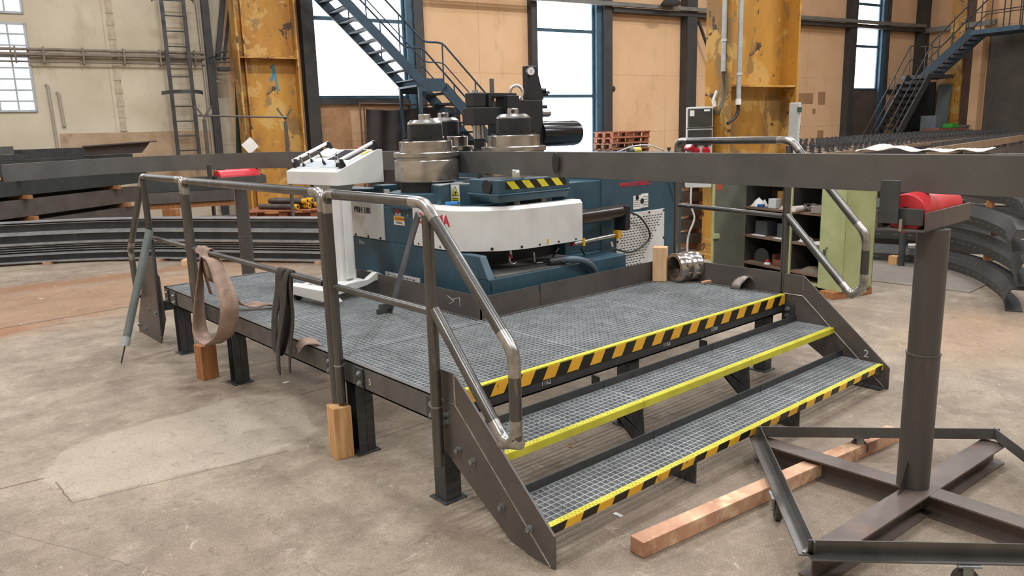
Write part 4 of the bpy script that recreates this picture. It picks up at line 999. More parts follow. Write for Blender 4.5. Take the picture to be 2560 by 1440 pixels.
wallbox('ceiling', (SLX,FRY,HT), (ES,.25,HT+.2), M_ceil)

# ---------------- windows: frames, bars and bright frosted panes
M_pane = emis('daylit_frosted_glass', 'f4f8ff', 5.0)
M_pane2 = emis('daylit_wired_glass', 'f0f6ff', 1.6)
nwin = [0]
def wbox(mb, a, b): return mb.box(a, b)
def window(s0, s1, z0, z1, bars_z=(), bars_s=(), bt=.05, frame=.06, fm=None, th=.06):
    nwin[0] += 1; nm = 'window_%d' % nwin[0]
    mb = MB(); fm = fm or M_blue
    for a, b in (((s0,-th,z0),(s0+frame,0,z1)),((s1-frame,-th,z0),(s1,0,z1)),((s0,-th,z0),(s1,0,z0+frame)),((s0,-th,z1-frame),(s1,0,z1))): mb.box(a, b)
    for z in bars_z: mb.box((s0,-th*.8,z-bt/2),(s1,-.004,z+bt/2))
    for s in bars_s: mb.box((s-bt/2,-th*.7,z0),(s+bt/2,-.004,z1))
    w = struct(nm, mb, fm, WM)
    part('pane', MB().box((s0+.01,-.015,z0+.01),(s1-.01,-.005,z1-.01)).tf(WM), M_pane if fm is not M_grid else M_pane2, w); return w
M_grid = mat('thin_window_bars','aeb6ba','9ea6aa',6,.5)
window(-6.6,-2.08, 2.27, 3.87, [2.27+.2*i for i in range(1,8)], [-2.08-.29*i for i in range(1,15)], .032, .04, M_grid, .03)
window(-6.6,-2.08, 4.03, 7.6, [4.03+.27*i for i in range(1,13)], [-2.08-.29*i for i in range(1,15)], .032, .04, M_grid, .03)
window(3.26, 5.44, 2.50, 8.0, [4.21,5.6], [], .085)
window(9.0, 10.86, .9, 8.0, [2.54,4.19,6.0], [], .085)
window(21.47, 22.92, 2.72, 8.0, [4.15,5.5], [], .085)
for (a, b) in ((-7.5,-6.0),(-1.5,0),(4.5,6.0),(10.5,12.0),(16.5,18.0)): pass
# roof lights: long daylit strips in the ceiling
M_sky = emis('daylit_roof_glass', 'f3f6ff', SKY)
for i, y in enumerate((-5.5,-14.0,-22.5)):
    nwin[0] += 1
    mb = MB(); z = HT-.05
    for k_ in range(9): mb.box((-8+k_*4.0-.04, y-.5, z-.02),(-8+k_*4.0+.04, y+.5, z+.04))
    mb.box((-8,y-.55,z-.02),(24,y-.48,z+.04)); mb.box((-8,y+.48,z-.02),(24,y+.55,z+.04))
    w = struct('window_%d' % nwin[0], mb, M_post, WM)
    part('pane', MB().box((-8,y-.49,HT-.03),(24,y+.49,HT-.02)).tf(WM), M_sky, w)
# high bay lamps under the roof
for i in range(4):
    for j in range(3):
        la = bpy.data.lights.new('high_bay_lamp', 'AREA'); la.shape = 'RECTANGLE'; la.size = 1.5; la.size_y = .14; la.energy = LAMP; la.color = (.97,.985,1)
        lo_ = bpy.data.objects.new('high_bay_lamp', la); COL.objects.link(lo_); lo_.matrix_world = WM @ Matrix.Translation((-5.0+i*6.4, -6.2-j*6.4, 8.3))

# ---------------- steel posts and rails on the back wall
ntrim = [0]
def trim(a, b, m, bev=0.0):
    ntrim[0] += 1; return wallbox('trim_%d' % ntrim[0], a, b, m)
trim((1.02,-.14,0),(1.16,0,HT), M_post)
trim((2.98,-.30,0),(3.25,0,HT), M_post)
trim((5.45,-.16,0),(5.62,0,HT), M_blue); trim((5.62,-.22,0),(5.86,-.001,HT), M_post)
trim((8.82,-.2,0),(8.99,0,HT), M_post)
trim((10.87,-.16,0),(11.06,0,HT), M_blue); trim((11.06,-.26,0),(11.32,-.001,HT), M_post)
trim((13.95,-.3,0),(14.32,0,HT), M_post)
trim((21.18,-.26,0),(21.46,0,HT), M_post); trim((22.93,-.16,0),(23.15,0,HT), M_blue); trim((23.15,-.2,0),(23.3,-.001,HT), M_post)
trim((25.0,-.3,0),(25.39,0,HT), M_post)
trim((3.25,-.12,2.36),(5.45,-.001,2.49), M_post)
M_girt = mat('grey_wind_girt','7d7a72','6b6861',3,.6,.2)
trim((5.87,-.42,4.83),(24.99,-.31,4.93), M_girt)
trim((11.33,-.31,4.70),(24.99,-.001,4.82), M_post)
trim((ES-.31,-2.7,4.66),(ES-.2,-.31,4.82), M_girt)
trim((21.46,-.1,.0),(22.92,-.001,2.70), mat('brown_infill_panel','57483f','4a3d36',3,.7,c3='3a322d',s3=6,lo3=.6,hi3=.75))
trim((23.3,-.08,2.62),(24.98,-.001,2.74), M_post)
# diagonal braces by the left column
def wthing(name, mb, m, label, cat, group=None, kind=None, bev=0.0, solid=0.0): return solo(name, mb, m, label, cat, group, kind, bev, solid, WM)
wthing('steel_brace', MB().beam((1.36,-.45,0.3),(1.56,-.5,3.0),.16,.10,(0,1,0)), mat('dark_green_brace','24453b','1c362f',4,.5,.2), 'dark green sloping brace beside the left ochre column', 'brace')
wthing('steel_brace', MB().beam((1.20,-.3,3.25),(1.62,-.35,5.6),.10,.08,(0,1,0)), M_post, 'thicker black diagonal brace above the pipes beside the left ochre column', 'brace')
wthing('steel_brace', MB().beam((1.32,-.3,3.25),(1.80,-.35,5.6),.06,.05,(0,1,0)), M_post, 'thinner black diagonal brace above the pipes beside the left ochre column', 'brace')
wthing('steel_brace', MB().beam((14.4,-.25,4.6),(15.2,-.25,3.1),.06,.06), M_post, 'thin black diagonal brace behind the right ochre column', 'brace')
# white wall plaster stain strips, pipes and ladder
M_dpipe = mat('dusty_pipe','86796c','6f6459',6,.7)
pr = thing('pipe_run', 'bundle of dusty horizontal pipes running across the cream wall', 'pipes', M=WM @ Matrix.Translation((-.7,-.1,3.15)))
for z, r in ((3.40,.028),(3.31,.035),(3.18,.018)): part('pipe', MB().cyl((-2.6,-.10,z),(.985,-.10,z),r,10).tf(WM), M_dpipe, pr)
for s in (-2.3,-1.85,-1.2,-.5,.15,.8): part('bracket', MB().box((s-.015,-.14,3.15),(s+.015,-.001,3.45)).tf(WM), M_dpipe, pr)
pr = thing('pipe_run', 'short black pipes and bracket between the dark post and the left ochre column', 'pipes', M=WM @ Matrix.Translation((1.3,-.5,3.0)))
for mb in (MB().tube(fillet([(1.05,-.20,3.30),(1.16,-.4,3.32),(1.16,-.45,3.38),(1.38,-.5,3.42)],.05),.018,8), MB().tube([(1.15,-.4,3.28),(1.385,-.5,3.28)],.018,8), MB().tube([(1.15,-.4,3.20),(1.385,-.5,3.20)],.014,8)): part('pipe', mb.tf(WM), M_post, pr)
part('bracket', MB().box((1.17,-.55,3.03),(1.385,-.3,3.10)).tf(WM), M_post, pr)
for (s, z0, z1) in ((-1.86,1.62,2.78),(-1.70,2.04,2.64)):
    wthing('wall_conduit', MB().tube(fillet([(s-.03,-.03,z1),(s,-.03,z1-.03),(s+.02,-.03,z0)],.03),.022,8).cyl((s+.02,-.03,z0),(s+.02,-.03,z0-.05),.03,8), mat('conduit_grey','a89f90','968d80',7,.6), 'vertical conduit on the cream wall, %s' % ('taller one nearest the window' if z0 < 2 else 'shorter one of the pair'), 'pipe')
wthing('wall_conduit', MB().cyl((.99,-.06,0.2),(.93,-.06,5.4),.022,8).box((.93,-.1,2.18),(1.06,-.0,2.30)), mat('conduit_grey','a89f90'), 'long thin pipe with a grey box beside the dark post on the cream wall', 'pipe')
wthing('plaster_patch', MB().box((-1.78,-.006,0.9),(1.0,-.001,1.86)), mat('brown_plaster','b49c80','a08668',2.5,.85,c3='8d6a4c',s3=3,lo3=.56,hi3=.72,bump=.1), 'bare brown plaster band low on the cream wall', 'plaster')
mb = MB().box((-.71,-.012,1.87),(-.61,-.001,8.0))
for i in range(24):
    z = 1.9+i*.25+random.uniform(-.05,.05); mb.box((-.72-.0*z,-.02,z),(-.60,-.001,z+random.choice((.03,.05,.10))))
wthing('plaster_strip', mb, mat('chipped_plaster','bcae98','a39580',6,.9,c3='6f6355',s3=9,lo3=.6,hi3=.7), 'vertical strip of broken plaster chips on the cream wall', 'plaster')
ld = thing('wall_ladder', 'dark steel ladder with safety hoops fixed to the cream wall', 'ladder', M=WM @ Matrix.Translation((.47,-.25,1.2)))
for s in (.26,.66):
    part('rail', MB().box((s-.035,-.30,1.2),(s+.035,-.25,6.5)).tf(WM), M_dark, ld)
for i in range(16): part('rung', MB().cyl((.26,-.275,1.47+i*.29),(.66,-.275,1.47+i*.29),.012,8).tf(WM), M_dark, ld)
for z in (2.60,4.36): 
    part('hoop', MB().sweep([(-.004,-.035),(.004,-.035),(.004,.035),(-.004,.035)], [(.46+.38*math.cos(a),-.27-.62*math.sin(a),z) for a in [PI*(.0+i/14) for i in range(15)]]).tf(WM), M_dark, ld)
for s in (.26,.66): part('wall_bracket', MB().box((s-.02,-.26,3.4),(s+.02,0,3.44)).tf(WM), M_dark, ld)

# ---------------- ochre columns
def hcolumn(s0, s1, yf, dep, label, stiff, M):
    t = thing('steel_column', label, 'column', M=M @ Matrix.Translation(((s0+s1)/2, yf+dep/2, 0)))
    for s in (s0, s1-.03): part('flange', MB().box((s,yf,0),(s+.03,yf+dep,HT-.01)).tf(M), M_ycol, t)
    part('web', MB().box((s0+.03,yf+dep*.55,0),(s1-.03,yf+dep*.55+.025,HT-.01)).tf(M), M_ycol, t)
    for z in stiff: part('stiffener', MB().box((s0+.03,yf+.01,z-.012),(s1-.03,yf+dep*.55,z+.012)).tf(M), M_ycol, t)
    mb = MB().box((s0-.12,yf-.1,0),(s1+.12,yf+dep+.1,.05)); part('base_plate', mb.tf(M), M_ycol, t)
    return t
c1 = hcolumn(1.40,2.58,-1.30,.5,'ochre riveted steel column with a painted blue numeral in front of the cream wall',[3.23,6.2],WM)
part('rib', MB().box((1.55,-1.17,0.0),(1.58,-1.02,HT-.02)).tf(WM), M_ycol, c1)
part('painted_numeral', plate(MB(), [(2.10,-1.028,3.12),(2.15,-1.028,3.12),(2.20,-1.028,2.60),(2.17,-1.028,2.55),(2.13,-1.028,2.88),(2.07,-1.028,2.77),(2.03,-1.028,2.78),(2.10,-1.028,2.96)], (0,.002,0)).tf(WM), mat('blue_brush_paint','3a8296','33768a',8,.6), c1)
wthing('angle_post', MB().box((2.68,-.6,.0),(2.78,-.5,2.35)), M_brown, 'rusty upright steel angle standing between left ochre column and dark wall post', 'steel post')
wthing('downpipe', MB().cyl((2.86,-.18,.2),(2.74,-.18,6.0),.085,14), mat('dusty_downpipe','8f7d68','7b6a57',3,.8), 'fat dusty vertical pipe beside the left ochre column', 'pipe')
f = Vector((6.481,2.802,-0.000))
CM = Matrix.Translation((f.x,f.y,0)) @ Matrix.Rotation(TW,4,'Z')
CWD = 1.22
c2 = hcolumn(0,CWD,0,.42,'ochre flaking steel column behind the machine carrying grey conduits',[2.15,5.0],CM)
# conduits on the left flange side
for (s, y, z0, nm, drop) in ((.12,-.03,1.92,'right one, on the web',1),(-.035,.08,2.32,'left one, above the socket box',0)):
    cd = thing('cable_conduit', 'grey cable conduit on the right ochre column, %s' % nm, 'conduit', M=CM @ Matrix.Translation((s,y,z0)))
    part('tube', MB().cyl((s,y,z0),(s+.0,y,HT-.1),.030,12).tf(CM), M_galv, cd)
    mb = MB()
    for z in (z0+.35,z0+1.3,z0+2.2): mb.cyl((s,y,z),(s,y,z+.03),.037,12)
    part('clip', mb.tf(CM), M_grey, cd)
    if drop: part('cable', MB().tube(spline([(s,y,z0),(s,y,z0-.08),(s-.06,y,z0-.16),(s-.18,y-.01,z0-.22)],5),.02,8).tf(CM), M_rubber, cd); part('end_sleeve', MB().cyl((s,y,z0),(s,y,z0+.07),.036,12).tf(CM), M_paper, cd)
    else: part('cable', MB().tube(spline([(s,y,z0),(s,y-.02,z0-.2),(s-.06,y-.05,z0-.36),(s-.14,y-.1,z0-.44),(s-.16,y-.1,z0-.52)],5),.016,8).tf(CM), M_dark, cd)

# ---------------- socket distribution boxes on the right column
b0 = Vector((6.143,3.174,1.268)); b1 = Vector((6.340,2.934,1.261))
bw = (b1-b0).length
d = (b1-b0); d.z = 0; d.normalize(); nb = Vector((d.y,-d.x,0))
sbx = thing('socket_box', 'grey electrical distribution box with red industrial sockets on the right ochre column', 'electrical box', (b0.x,b0.y,1.0))
BM = Matrix(((d.x,-nb.x,0,b0.x),(d.y,-nb.y,0,b0.y),(0,0,1,0),(0,0,0,1)))       # x along the face, y into the box
zt_ = 1.908; zb_ = 0.922
bd = .24
part('housing', MB().box((0,0,zb_),(bw,bd,zt_)).tf(BM), M_grey, sbx, bev=.008)
hh = zt_-zb_
for (z1, z0) in ((zt_-.02,zt_-.235),(zt_-.275,zt_-.46)):
    c = part('breaker_cover', MB().box((.012,-.02,z0),(bw-.012,.0,z1)).tf(BM), M_smoke, sbx, bev=.006)
    if z1 > zt_-.1:
        part('paper_label', MB().box((.03,-.022,z1-.09),(.085,-.0205,z1-.02)).tf(BM), M_paper, c); part('paper_label', MB().box((.20,-.022,z1-.035),(.27,-.0205,z1-.012)).tf(BM), M_paper, c)
part('seam', MB().box((.0,-.004,zt_-.26),(bw,.0,zt_-.248)).tf(BM), M_dark, sbx)
for (x, z) in ((.11,zt_-.525),(.235,zt_-.525)):
    sk = part('socket', MB().lathe([(.05,0),(.05,.03),(.044,.06),(.038,.062)], (x,0,z), 20, (0,-1,-.25)).tf(BM), M_redp, sbx)
    part('socket_lid_hinge', MB().box((x-.018,-.05,z+.045),(x+.018,-.02,z+.065)).tf(BM), M_black, sk)
sk = part('socket', MB().lathe([(.055,0),(.055,.04)], (.03,-.06,zt_-.50), 20, (-.3,-.5,.85)).tf(BM), M_redp, sbx)
part('socket_face', MB().lathe([(.036,.041),(.036,.044)], (.03,-.06,zt_-.50), 20, (-.3,-.5,.85)).tf(BM), M_paper, sk)
part('cable_gland', MB().cyl((bw+.03,bd*.5,zt_),(bw+.03-.02,bd*.5,zt_+.08),.025,10).cyl((bw+.01,bd*.5,zt_+.08),(bw+.05,bd*.5,zt_+.19),.02,10).tf(BM), M_paper, sbx)
part('mounting_rail', MB().box((bw-.02,bd-.03,zt_-.09),(bw+.14,bd+.02,zt_-.03)).tf(BM), mat('dark_green_rail','2c5145','244439',7,.5), sbx)
e0 = Vector((7.347,2.384,1.719))
sb2 = thing('socket_box', 'grey electrical box seen edge on at the right side of the right ochre column', 'electrical box', (e0.x,e0.y,1.0))
zt2_ = 1.935; zb2_ = 1.126
BM2 = Matrix.Translation((e0.x,e0.y,0)) @ Matrix.Rotation(TW+.15,4,'Z')
part('housing', MB().box((.0,-.03,zb2_),(.05,.12,zt2_)).tf(BM2), M_grey, sb2, bev=.015)
part('mounting_rail', MB().box((-.05,-.045,zt2_-.12),(.03,-.031,zt2_-.06)).tf(BM2), mat('dark_green_rail','2c5145'), sb2)
mb = MB()
for i in range(5): mb.box((.03,-.033,zb2_+.3+i*.05),(.035,-.0301,zb2_+.33+i*.05))
part('side_marks', mb.tf(BM2), M_gdark, sb2)
solo('power_cable', MB().tube(spline([(5.982,2.974,1.012), (5.934,2.944,0.749), (5.941,2.893,0.580), (5.871,2.909,0.414), (5.834,2.909,0.296), (5.715,2.836,.014), (5.715-.12,2.836+.05,.013)],6),.012,8), mat('white_cable','b5b2ac','a5a29c',8,.5), 'pale cable hanging down beside the right ochre column', 'cable')

# ---------------- blue staircase in front of the first tall window
def stairs(name, label, O, run, rise, wid, n, M, land=None, m=M_stair, rails=True, str_h=.24):
    "flight from O rising along +x*run per step; local frame M; width along -y"
    t = thing(name, label, 'staircase', M=M @ Matrix.Translation((O[0],O[1],0)))
    return t
st = thing('steel_staircase', 'dark blue open steel staircase with landing in front of the tall bright window', 'staircase', M=WM @ Matrix.Translation((7.9,-1.4,0)))
YA, YB_ = -.85, -1.9; zl = 2.70
up = [(5.05,zl),(1.6,zl+3.4)]; dn = [(5.50,zl),(8.05,.05)]
for y in (YA, YB_):
    part('stringer', MB().beam((up[0][0],y,up[0][1]-.02),(up[1][0],y,up[1][1]-.02),.05,.19,(0,0,1)).beam((up[0][0]-.15,y,zl-.06),(5.56,y,zl-.06),.05,.18).beam((dn[0][0],y,dn[0][1]-.06),(dn[1][0],y,dn[1][1]-.06),.05,.22).tf(WM), M_stair, st)
part('landing', MB().box((4.86,YB_,zl-.05),(5.56,YA,zl-.01)).tf(WM), M_stair, st)
for i in range(16):
    f = (i+.6)/17; x = up[0][0]+(up[1][0]-up[0][0])*f; z = zl+3.4*f
    part('tread', MB().box((x-.12,YB_+.02,z-.035),(x+.08,YA-.02,z-.01)).tf(WM), M_stair, st)
for i in range(12):
    f = (i+.8)/12.5; x = dn[0][0]+(dn[1][0]-dn[0][0])*f; z = zl-2.65*f
    part('tread', MB().box((x-.11,YB_+.02,z-.02),(x+.13,YA-.02,z+.015)).tf(WM), M_stair, st)
for y in (YA, YB_):
    k0_ = 5.0 if y == YA else 5.0
    for h, r in ((.86,.022),(.45,.014)):
        pth = [(up[1][0],y,up[1][1]+h),(5.0,y,zl+h+.10),(5.10,y,zl+h),(5.48,y,zl+h),(dn[1][0],y,dn[1][1]+h)]
        part('handrail', MB().tube(fillet([(up[1][0],y,up[1][1]+h),(5.08,y,zl+h),(5.50,y,zl+h),(dn[1][0],y,dn[1][1]+h+.02)],.12),r,8).tf(WM), M_stair, st)
    for f in (.15,.35,.55,.75,.95): x = up[0][0]+(up[1][0]-up[0][0])*f; part('baluster', MB().cyl((x,y,zl+3.4*f),(x,y,zl+3.4*f+.86),.016,8).tf(WM), M_stair, st)
    for f in (0.0,.3,.6,.93): x = dn[0][0]+(dn[1][0]-dn[0][0])*f; part('baluster', MB().cyl((x,y,zl-2.65*f-.1),(x,y,zl-2.65*f+.86),.018,8).tf(WM), M_stair, st)
part('kick_plate', MB().box((5.05,YA-.005,zl),(5.5,YA+.005,zl+.12)).box((5.05,YB_-.005,zl),(5.5,YB_+.005,zl+.12)).tf(WM), M_stair, st)
part('support_leg', MB().box((4.90,YB_-.03,0),(4.97,YB_+.04,zl-.06)).box((4.90,YA-.04,0),(4.97,YA+.03,zl-.06)).tf(WM), M_stair, st)

# ---------------- screen, notice board, pallets along the back wall
sc = thing('welding_screen', 'black welding curtain in a rusty frame standing below the blue staircase', 'screen', M=WM @ Matrix.Translation((5.15,-.6,0)))
part('frame', MB().tube([(4.05,-.6,0.03),(4.05,-.6,2.36),(6.6,-.6,2.30),(6.6,-.6,0.03)],.025,8).cyl((4.14,-.6,.03),(4.14,-.6,2.3),.018,8).tf(WM), mat('rusty_frame_tube','6a4a38','543a2c',5,.7,.2), sc)
rows = [[(4.18+(2.36)*j/30, -.6+.05*math.sin(j*1.1+.3*i), 2.24-.03*math.sin(j*.21)-(2.0)*i/10) for j in range(31)] for i in range(11)]
part('curtain', MB().sheet(rows).tf(WM), mat('dark_brown_curtain','2c2420','231d1a',3,.55,c3='4a3023',s3=2,lo3=.6,hi3=.9), sc)
part('foot', MB().box((3.95,-.9,0),(4.15,-.3,.04)).box((6.5,-.9,0),(6.7,-.3,.04)).tf(WM), M_post, sc)
wthing('board_panel', MB().box((3.30,-.06,.1),(4.0,-.01,2.28)), mat('chipboard_panel','b88e68','a67c58',4,.8,c3='7d5a3f',s3=16,lo3=.6,hi3=.72), 'pinkish chipboard panel on the wall below the tall bright window', 'panel')
def pallet(M, wood, label, group):
    t = thing('pallet', label, 'pallet', M=M, group=group)
    mb = MB()
    for y in (-.4,-.2,0,.2,.4): mb.box((-.6,y-.06,.122),(.6,y+.06,.144))
    for x in (-.53,0,.53): mb.box((x-.07,-.4,.100),(x+.07,.4,.122))
    part('deck_boards', mb, wood, t, local=True)
    for x in (-.53,0,.53):
        for y in (-.33,0,.33): part('spacer_block', MB().box((x-.07,y-.06,.022),(x+.07,y+.06,.1)), wood, t, local=True)
    for y in (-.34,0,.34): part('bottom_board', MB().box((-.6,y-.055,0),(.6,y+.055,.022)), wood, t, local=True)
    return t
pz = 1.590; ps = 11.030
nP = int(round(pz/.146)); dz = .1445
for i in range(nP):
    M = WM @ Matrix.Translation((ps+random.uniform(-.03,.03), -1.0+random.uniform(-.03,.03), i*dz)) @ Matrix.Rotation(random.uniform(-.02,.02),4,'Z')
    top_ = i >= nP-2
    if i == 0: p0 = pallet(M, M_pallet2, 'wooden pallet in the tall stack by the back wall', 'pallets stacked by the back wall'); 
    elif top_ and i == nP-2: p1 = pallet(M, M_pallet, 'reddish wooden pallet, second from the top of the stack by the back wall', 'pallets stacked by the back wall')
    elif top_: dup(p1, M, 'reddish wooden pallet on top of the stack by the back wall')
    else: dup(p0, M, group='pallets stacked by the back wall')
for i, o in enumerate([o for o in bpy.data.objects if o.get('label') == 'wooden pallet in the tall stack by the back wall']):
    o['label'] = 'weathered wooden pallet below the reddish ones in the stack by the back wall'
wthing('wall_bolt', MB().lathe([(.09,0),(.07,.05),(.04,.06)],(0,0,0),14,(0,-1,0)).tf(Matrix.Translation((11.514,-0.000,2.733))), M_post, 'round dark fitting fixed to the salmon wall above the pallets', 'fitting')
wthing('wall_lamp', MB().lathe([(.02,.3),(.12,.2),(.28,.0),(.26,-.05)],(0,0,0),20).tf(Matrix.Translation((13.05,-.6,4.95))), M_post, 'dark bell shaped lamp hanging high in front of the salmon wall', 'lamp')
for i, (a, b) in enumerate((((19.05,2.28),(19.75,2.62)),((20.0,2.25),(20.35,2.66)),((19.75,1.95),(19.9,2.12)),((20.05,1.05),(20.35,1.42)))):
    wthing('wall_patch', MB().box((a[0],-.006,a[1]),(b[0],-.001,b[1])), mat('bare_brown_patch','a9825c','987250',5,.85), 'bare brown patch on the salmon wall left of the right window, %s' % ('wide upper left one','upper right one','smallest one','lowest one')[i], 'patch')
# ---------------- right-hand end wall: roller door, platform stairs, board, columns
eb = wallbox('door_1', (ES-.10,-9.5,0),(ES-.02,-2.45,4.55), mat('dark_roller_shutter','5c564e','4e4942',2,.6,.2))
mb = MB()
for i in range(44): mb.box((ES-.125,-9.45,.05+i*.102),(ES-.10,-2.5,.10+i*.102))
part('shutter_slats', mb.tf(WM), mat('dark_roller_shutter','5c564e'), eb)
part('head_box', MB().box((ES-.45,-9.5,4.50),(ES-.13,-2.5,4.62)).tf(WM), M_girt, eb)
wthing('dark_board', MB().box((23.6,-.42,.1),(24.97,-.36,2.9)), mat('black_board','2c2a2b','242223',3,.6), 'black board on the salmon wall behind the right staircase', 'board')
wthing('dark_board', MB().box((ES-.5,-.95,0.1),(ES-.44,.0-.31,2.95)), mat('black_board','2c2a2b','242223',3,.6), 'large black upright board under the right staircase', 'board')
trim((ES-.35,-1.75,0),(ES-.011,-1.25,HT), M_ycol); trim((ES-.3,-2.35,0),(ES-.011,-2.05,HT), M_wr)
trim((ES-.28,-2.04,0),(ES-.05,-1.76,HT), mat('rusty_web','5a4030','4a3428',3,.7,.1))
wthing('steel_sheet', MB().beam((ES-.9,-1.45,.6),(ES-.5,-1.32,2.85),.45,.03,(1,0,0)), mat('grey_green_sheet','56615c','4a5450',4,.6), 'grey green sheet leaning against the rusty column by the roller door', 'sheet')
wthing('metal_locker', MB().box((ES-1.6,-1.75,.0),(ES-1.2,-1.2,1.80)), mat('grey_locker','6f7678','62696b',5,.5), 'small grey metal cabinet top beside the rusty column', 'cabinet', bev=.01)
st2 = thing('steel_staircase', 'dark steel staircase with a landing climbing to the platform above the roller door', 'staircase', M=WM @ Matrix.Translation((23.4,-.8,0)))
lo = [(21.842,-1.000,1.309),(23.275,-1.000,3.152)]; hi = [(23.800,-1.176,3.172),(23.800,-2.567,4.431)]
zl2 = lo[1][2]-.02
a0_, a1_ = Vector(lo[0]), Vector(lo[1]); 
k_ = (a1_.z-.0)/(a1_.z-a0_.z); a0_ = a1_+(a0_-a1_)*k_
for y in (-1.0,-1.75):
    part('stringer', MB().beam((a0_.x,y,0.02),(a1_.x,y,a1_.z-.05),.05,.24).tf(WM), M_post, st2)
n_ = 15
for i in range(1,n_):
    f = i/n_; part('tread', MB().box((a0_.x+(a1_.x-a0_.x)*f-.12,-1.74,a1_.z*f-.10),(a0_.x+(a1_.x-a0_.x)*f+.12,-1.01,a1_.z*f)).tf(WM), M_black, st2)
h0, h1 = Vector(hi[0]), Vector(hi[1])
part('landing', MB().box((a1_.x-.05,-1.8,zl2-.12),(h0.x+.75,h0.y+.9 if False else -.75,zl2)).tf(WM), M_dark, st2)
for x in (h0.x, h0.x+.7):
    part('stringer', MB().beam((x,-1.15,zl2-.05),(x,h1.y-.15,h1.z-.05),.05,.26,(0,0,1)).tf(WM), M_stair, st2)
for i in range(1,10):
    f = i/10; y = -1.15+(h1.y-.15+1.15)*f; z = zl2+(h1.z-zl2)*f; part('tread', MB().box((h0.x+.02,y-.10,z-.03),(h0.x+.68,y+.12,z)).tf(WM), M_dark, st2)
part('upper_platform', MB().box((h0.x-.05,h1.y-1.6,h1.z-.16),(ES-.46,h1.y-.1,h1.z-.02)).tf(WM), M_blue, st2)
mb = MB()
for h, r in ((.95,.022),(.5,.016)):
    for y in (-1.0,-1.75): mb.tube([(a0_.x,y,h),(a1_.x,y,a1_.z+h),(h0.x,y,zl2+h)] if y == -1.0 else [(a0_.x,y,h),(a1_.x,y,a1_.z+h)],r,6)
    for x in (h0.x, h0.x+.7): mb.tube([(x,-1.0,zl2+h),(x,-1.3,zl2+h),(x,h1.y-.15,h1.z+h),(x,h1.y-1.55,h1.z+h)],r,6)
    mb.tube([(h0.x,h1.y-1.55,h1.z+h),(h0.x+.7,h1.y-1.55,h1.z+h)],r,6)
part('handrail', mb.tf(WM), M_dark, st2)
for x in (h0.x, h0.x+.7):
    for f in (.0,.33,.66,1.0): y = -1.2+(h1.y+.05+1.15)*f; z = zl2+(h1.z-zl2)*f; part('baluster', MB().cyl((x,y,z-.05),(x,y,z+.95),.018,6).tf(WM), M_dark, st2)
    for y in (h1.y-.7,h1.y-1.25,h1.y-1.55): part('baluster', MB().cyl((x,y,h1.z-.05),(x,y,h1.z+.95),.02,6).tf(WM), M_dark, st2)
for f in (.0,.35,.7,1.0):
    for y in (-1.0,-1.75): part('baluster', MB().cyl((a0_.x+(a1_.x-a0_.x)*f,y,a1_.z*f),(a0_.x+(a1_.x-a0_.x)*f,y,a1_.z*f+.95),.016,6).tf(WM), M_dark, st2)
for s, y in ((22.2,-1.6),):
    pass
M_rr = mat('rust_red_trough','8a5a45','744a39',4,.7,c3='5c3b2e',s3=6,lo3=.6,hi3=.75)
cr = thing('steel_crate', 'rusty red trough on legs near the right staircase', 'trough', M=WM @ Matrix.Translation((23.4,-2.3,0)))
part('trough_body', MB().box((22.6,-2.6,1.05),(24.2,-2.0,1.38)).tf(WM), M_rr, cr)
for s in (22.6,24.1):
    for y in (-2.6,-2.1): part('leg', MB().box((s,y,0),(s+.1,y+.1,1.05)).tf(WM), M_rr, cr)
wthing('green_box', MB().box((23.55,-2.45,1.385),(23.95,-2.15,1.52)), mat('bright_green_plastic','3fa13c','379236',6,.5), 'small bright green box on the rusty red trough', 'box', bev=.01)
M_gt = mat('grey_table','7d7f80','6d6f70',5,.5)
wt = thing('work_table', 'grey metal table beside the rusty red trough', 'table', M=WM @ Matrix.Translation((24.6,-2.1,0)))
part('table_top', MB().box((24.25,-2.3,1.40),(24.9,-1.95,1.46)).tf(WM), M_gt, wt)
for s in (24.3,24.80):
    for y in (-2.28,-2.05): part('leg', MB().box((s,y,0),(s+.06,y+.08,1.40)).tf(WM), M_gt, wt)

# ================================================================== STEEL STOCK ON THE LEFT
def curved(path, prof, name, m, label, cat, group=None, z=0, n=8):
    P = [(p[0],p[1],z) for p in spline([(a[0],a[1],0) for a in path], n)]
    return solo(name, MB().sweep(prof, P), m, label, cat, group)
M_curv = mat('dark_rolled_section','4a4d52','3d4045',4,.42,.5,c3='6b6d70',s3=12,lo3=.6,hi3=.8,sc=(1,1,.3))
RG = [(-1.6,10.75),(-.303,10.087),(.235,9.797),(.817,9.41),(1.441,8.762),(2.178,7.714),(2.86,6.693),(3.2,5.95),(3.4,5.1)]
def off(path, d):
    out = []
    for i, p in enumerate(path):
        a = Vector(path[max(0,i-1)]); b = Vector(path[min(len(path)-1,i+1)]); t = (b-a).normalized(); out.append((p[0]+t.y*d*-1, p[1]+t.x*d))
    return out
def I_prof(w, h, tf, tw): return [(-w/2,0),(w/2,0),(w/2,tf),(tw/2,tf),(tw/2,h-tf),(w/2,h-tf),(w/2,h),(-w/2,h),(-w/2,h-tf),(-tw/2,h-tf),(-tw/2,tf),(-w/2,tf)]
gr = 'curved sections stacked on the floor left of the platform'
R1 = off(RG, .10)
M_flg = mat('worn_flange_edge','a3a5a8','8a8c8f',6,.36,.35,c3='bcbdbe',s3=14,lo3=.58,hi3=.75)
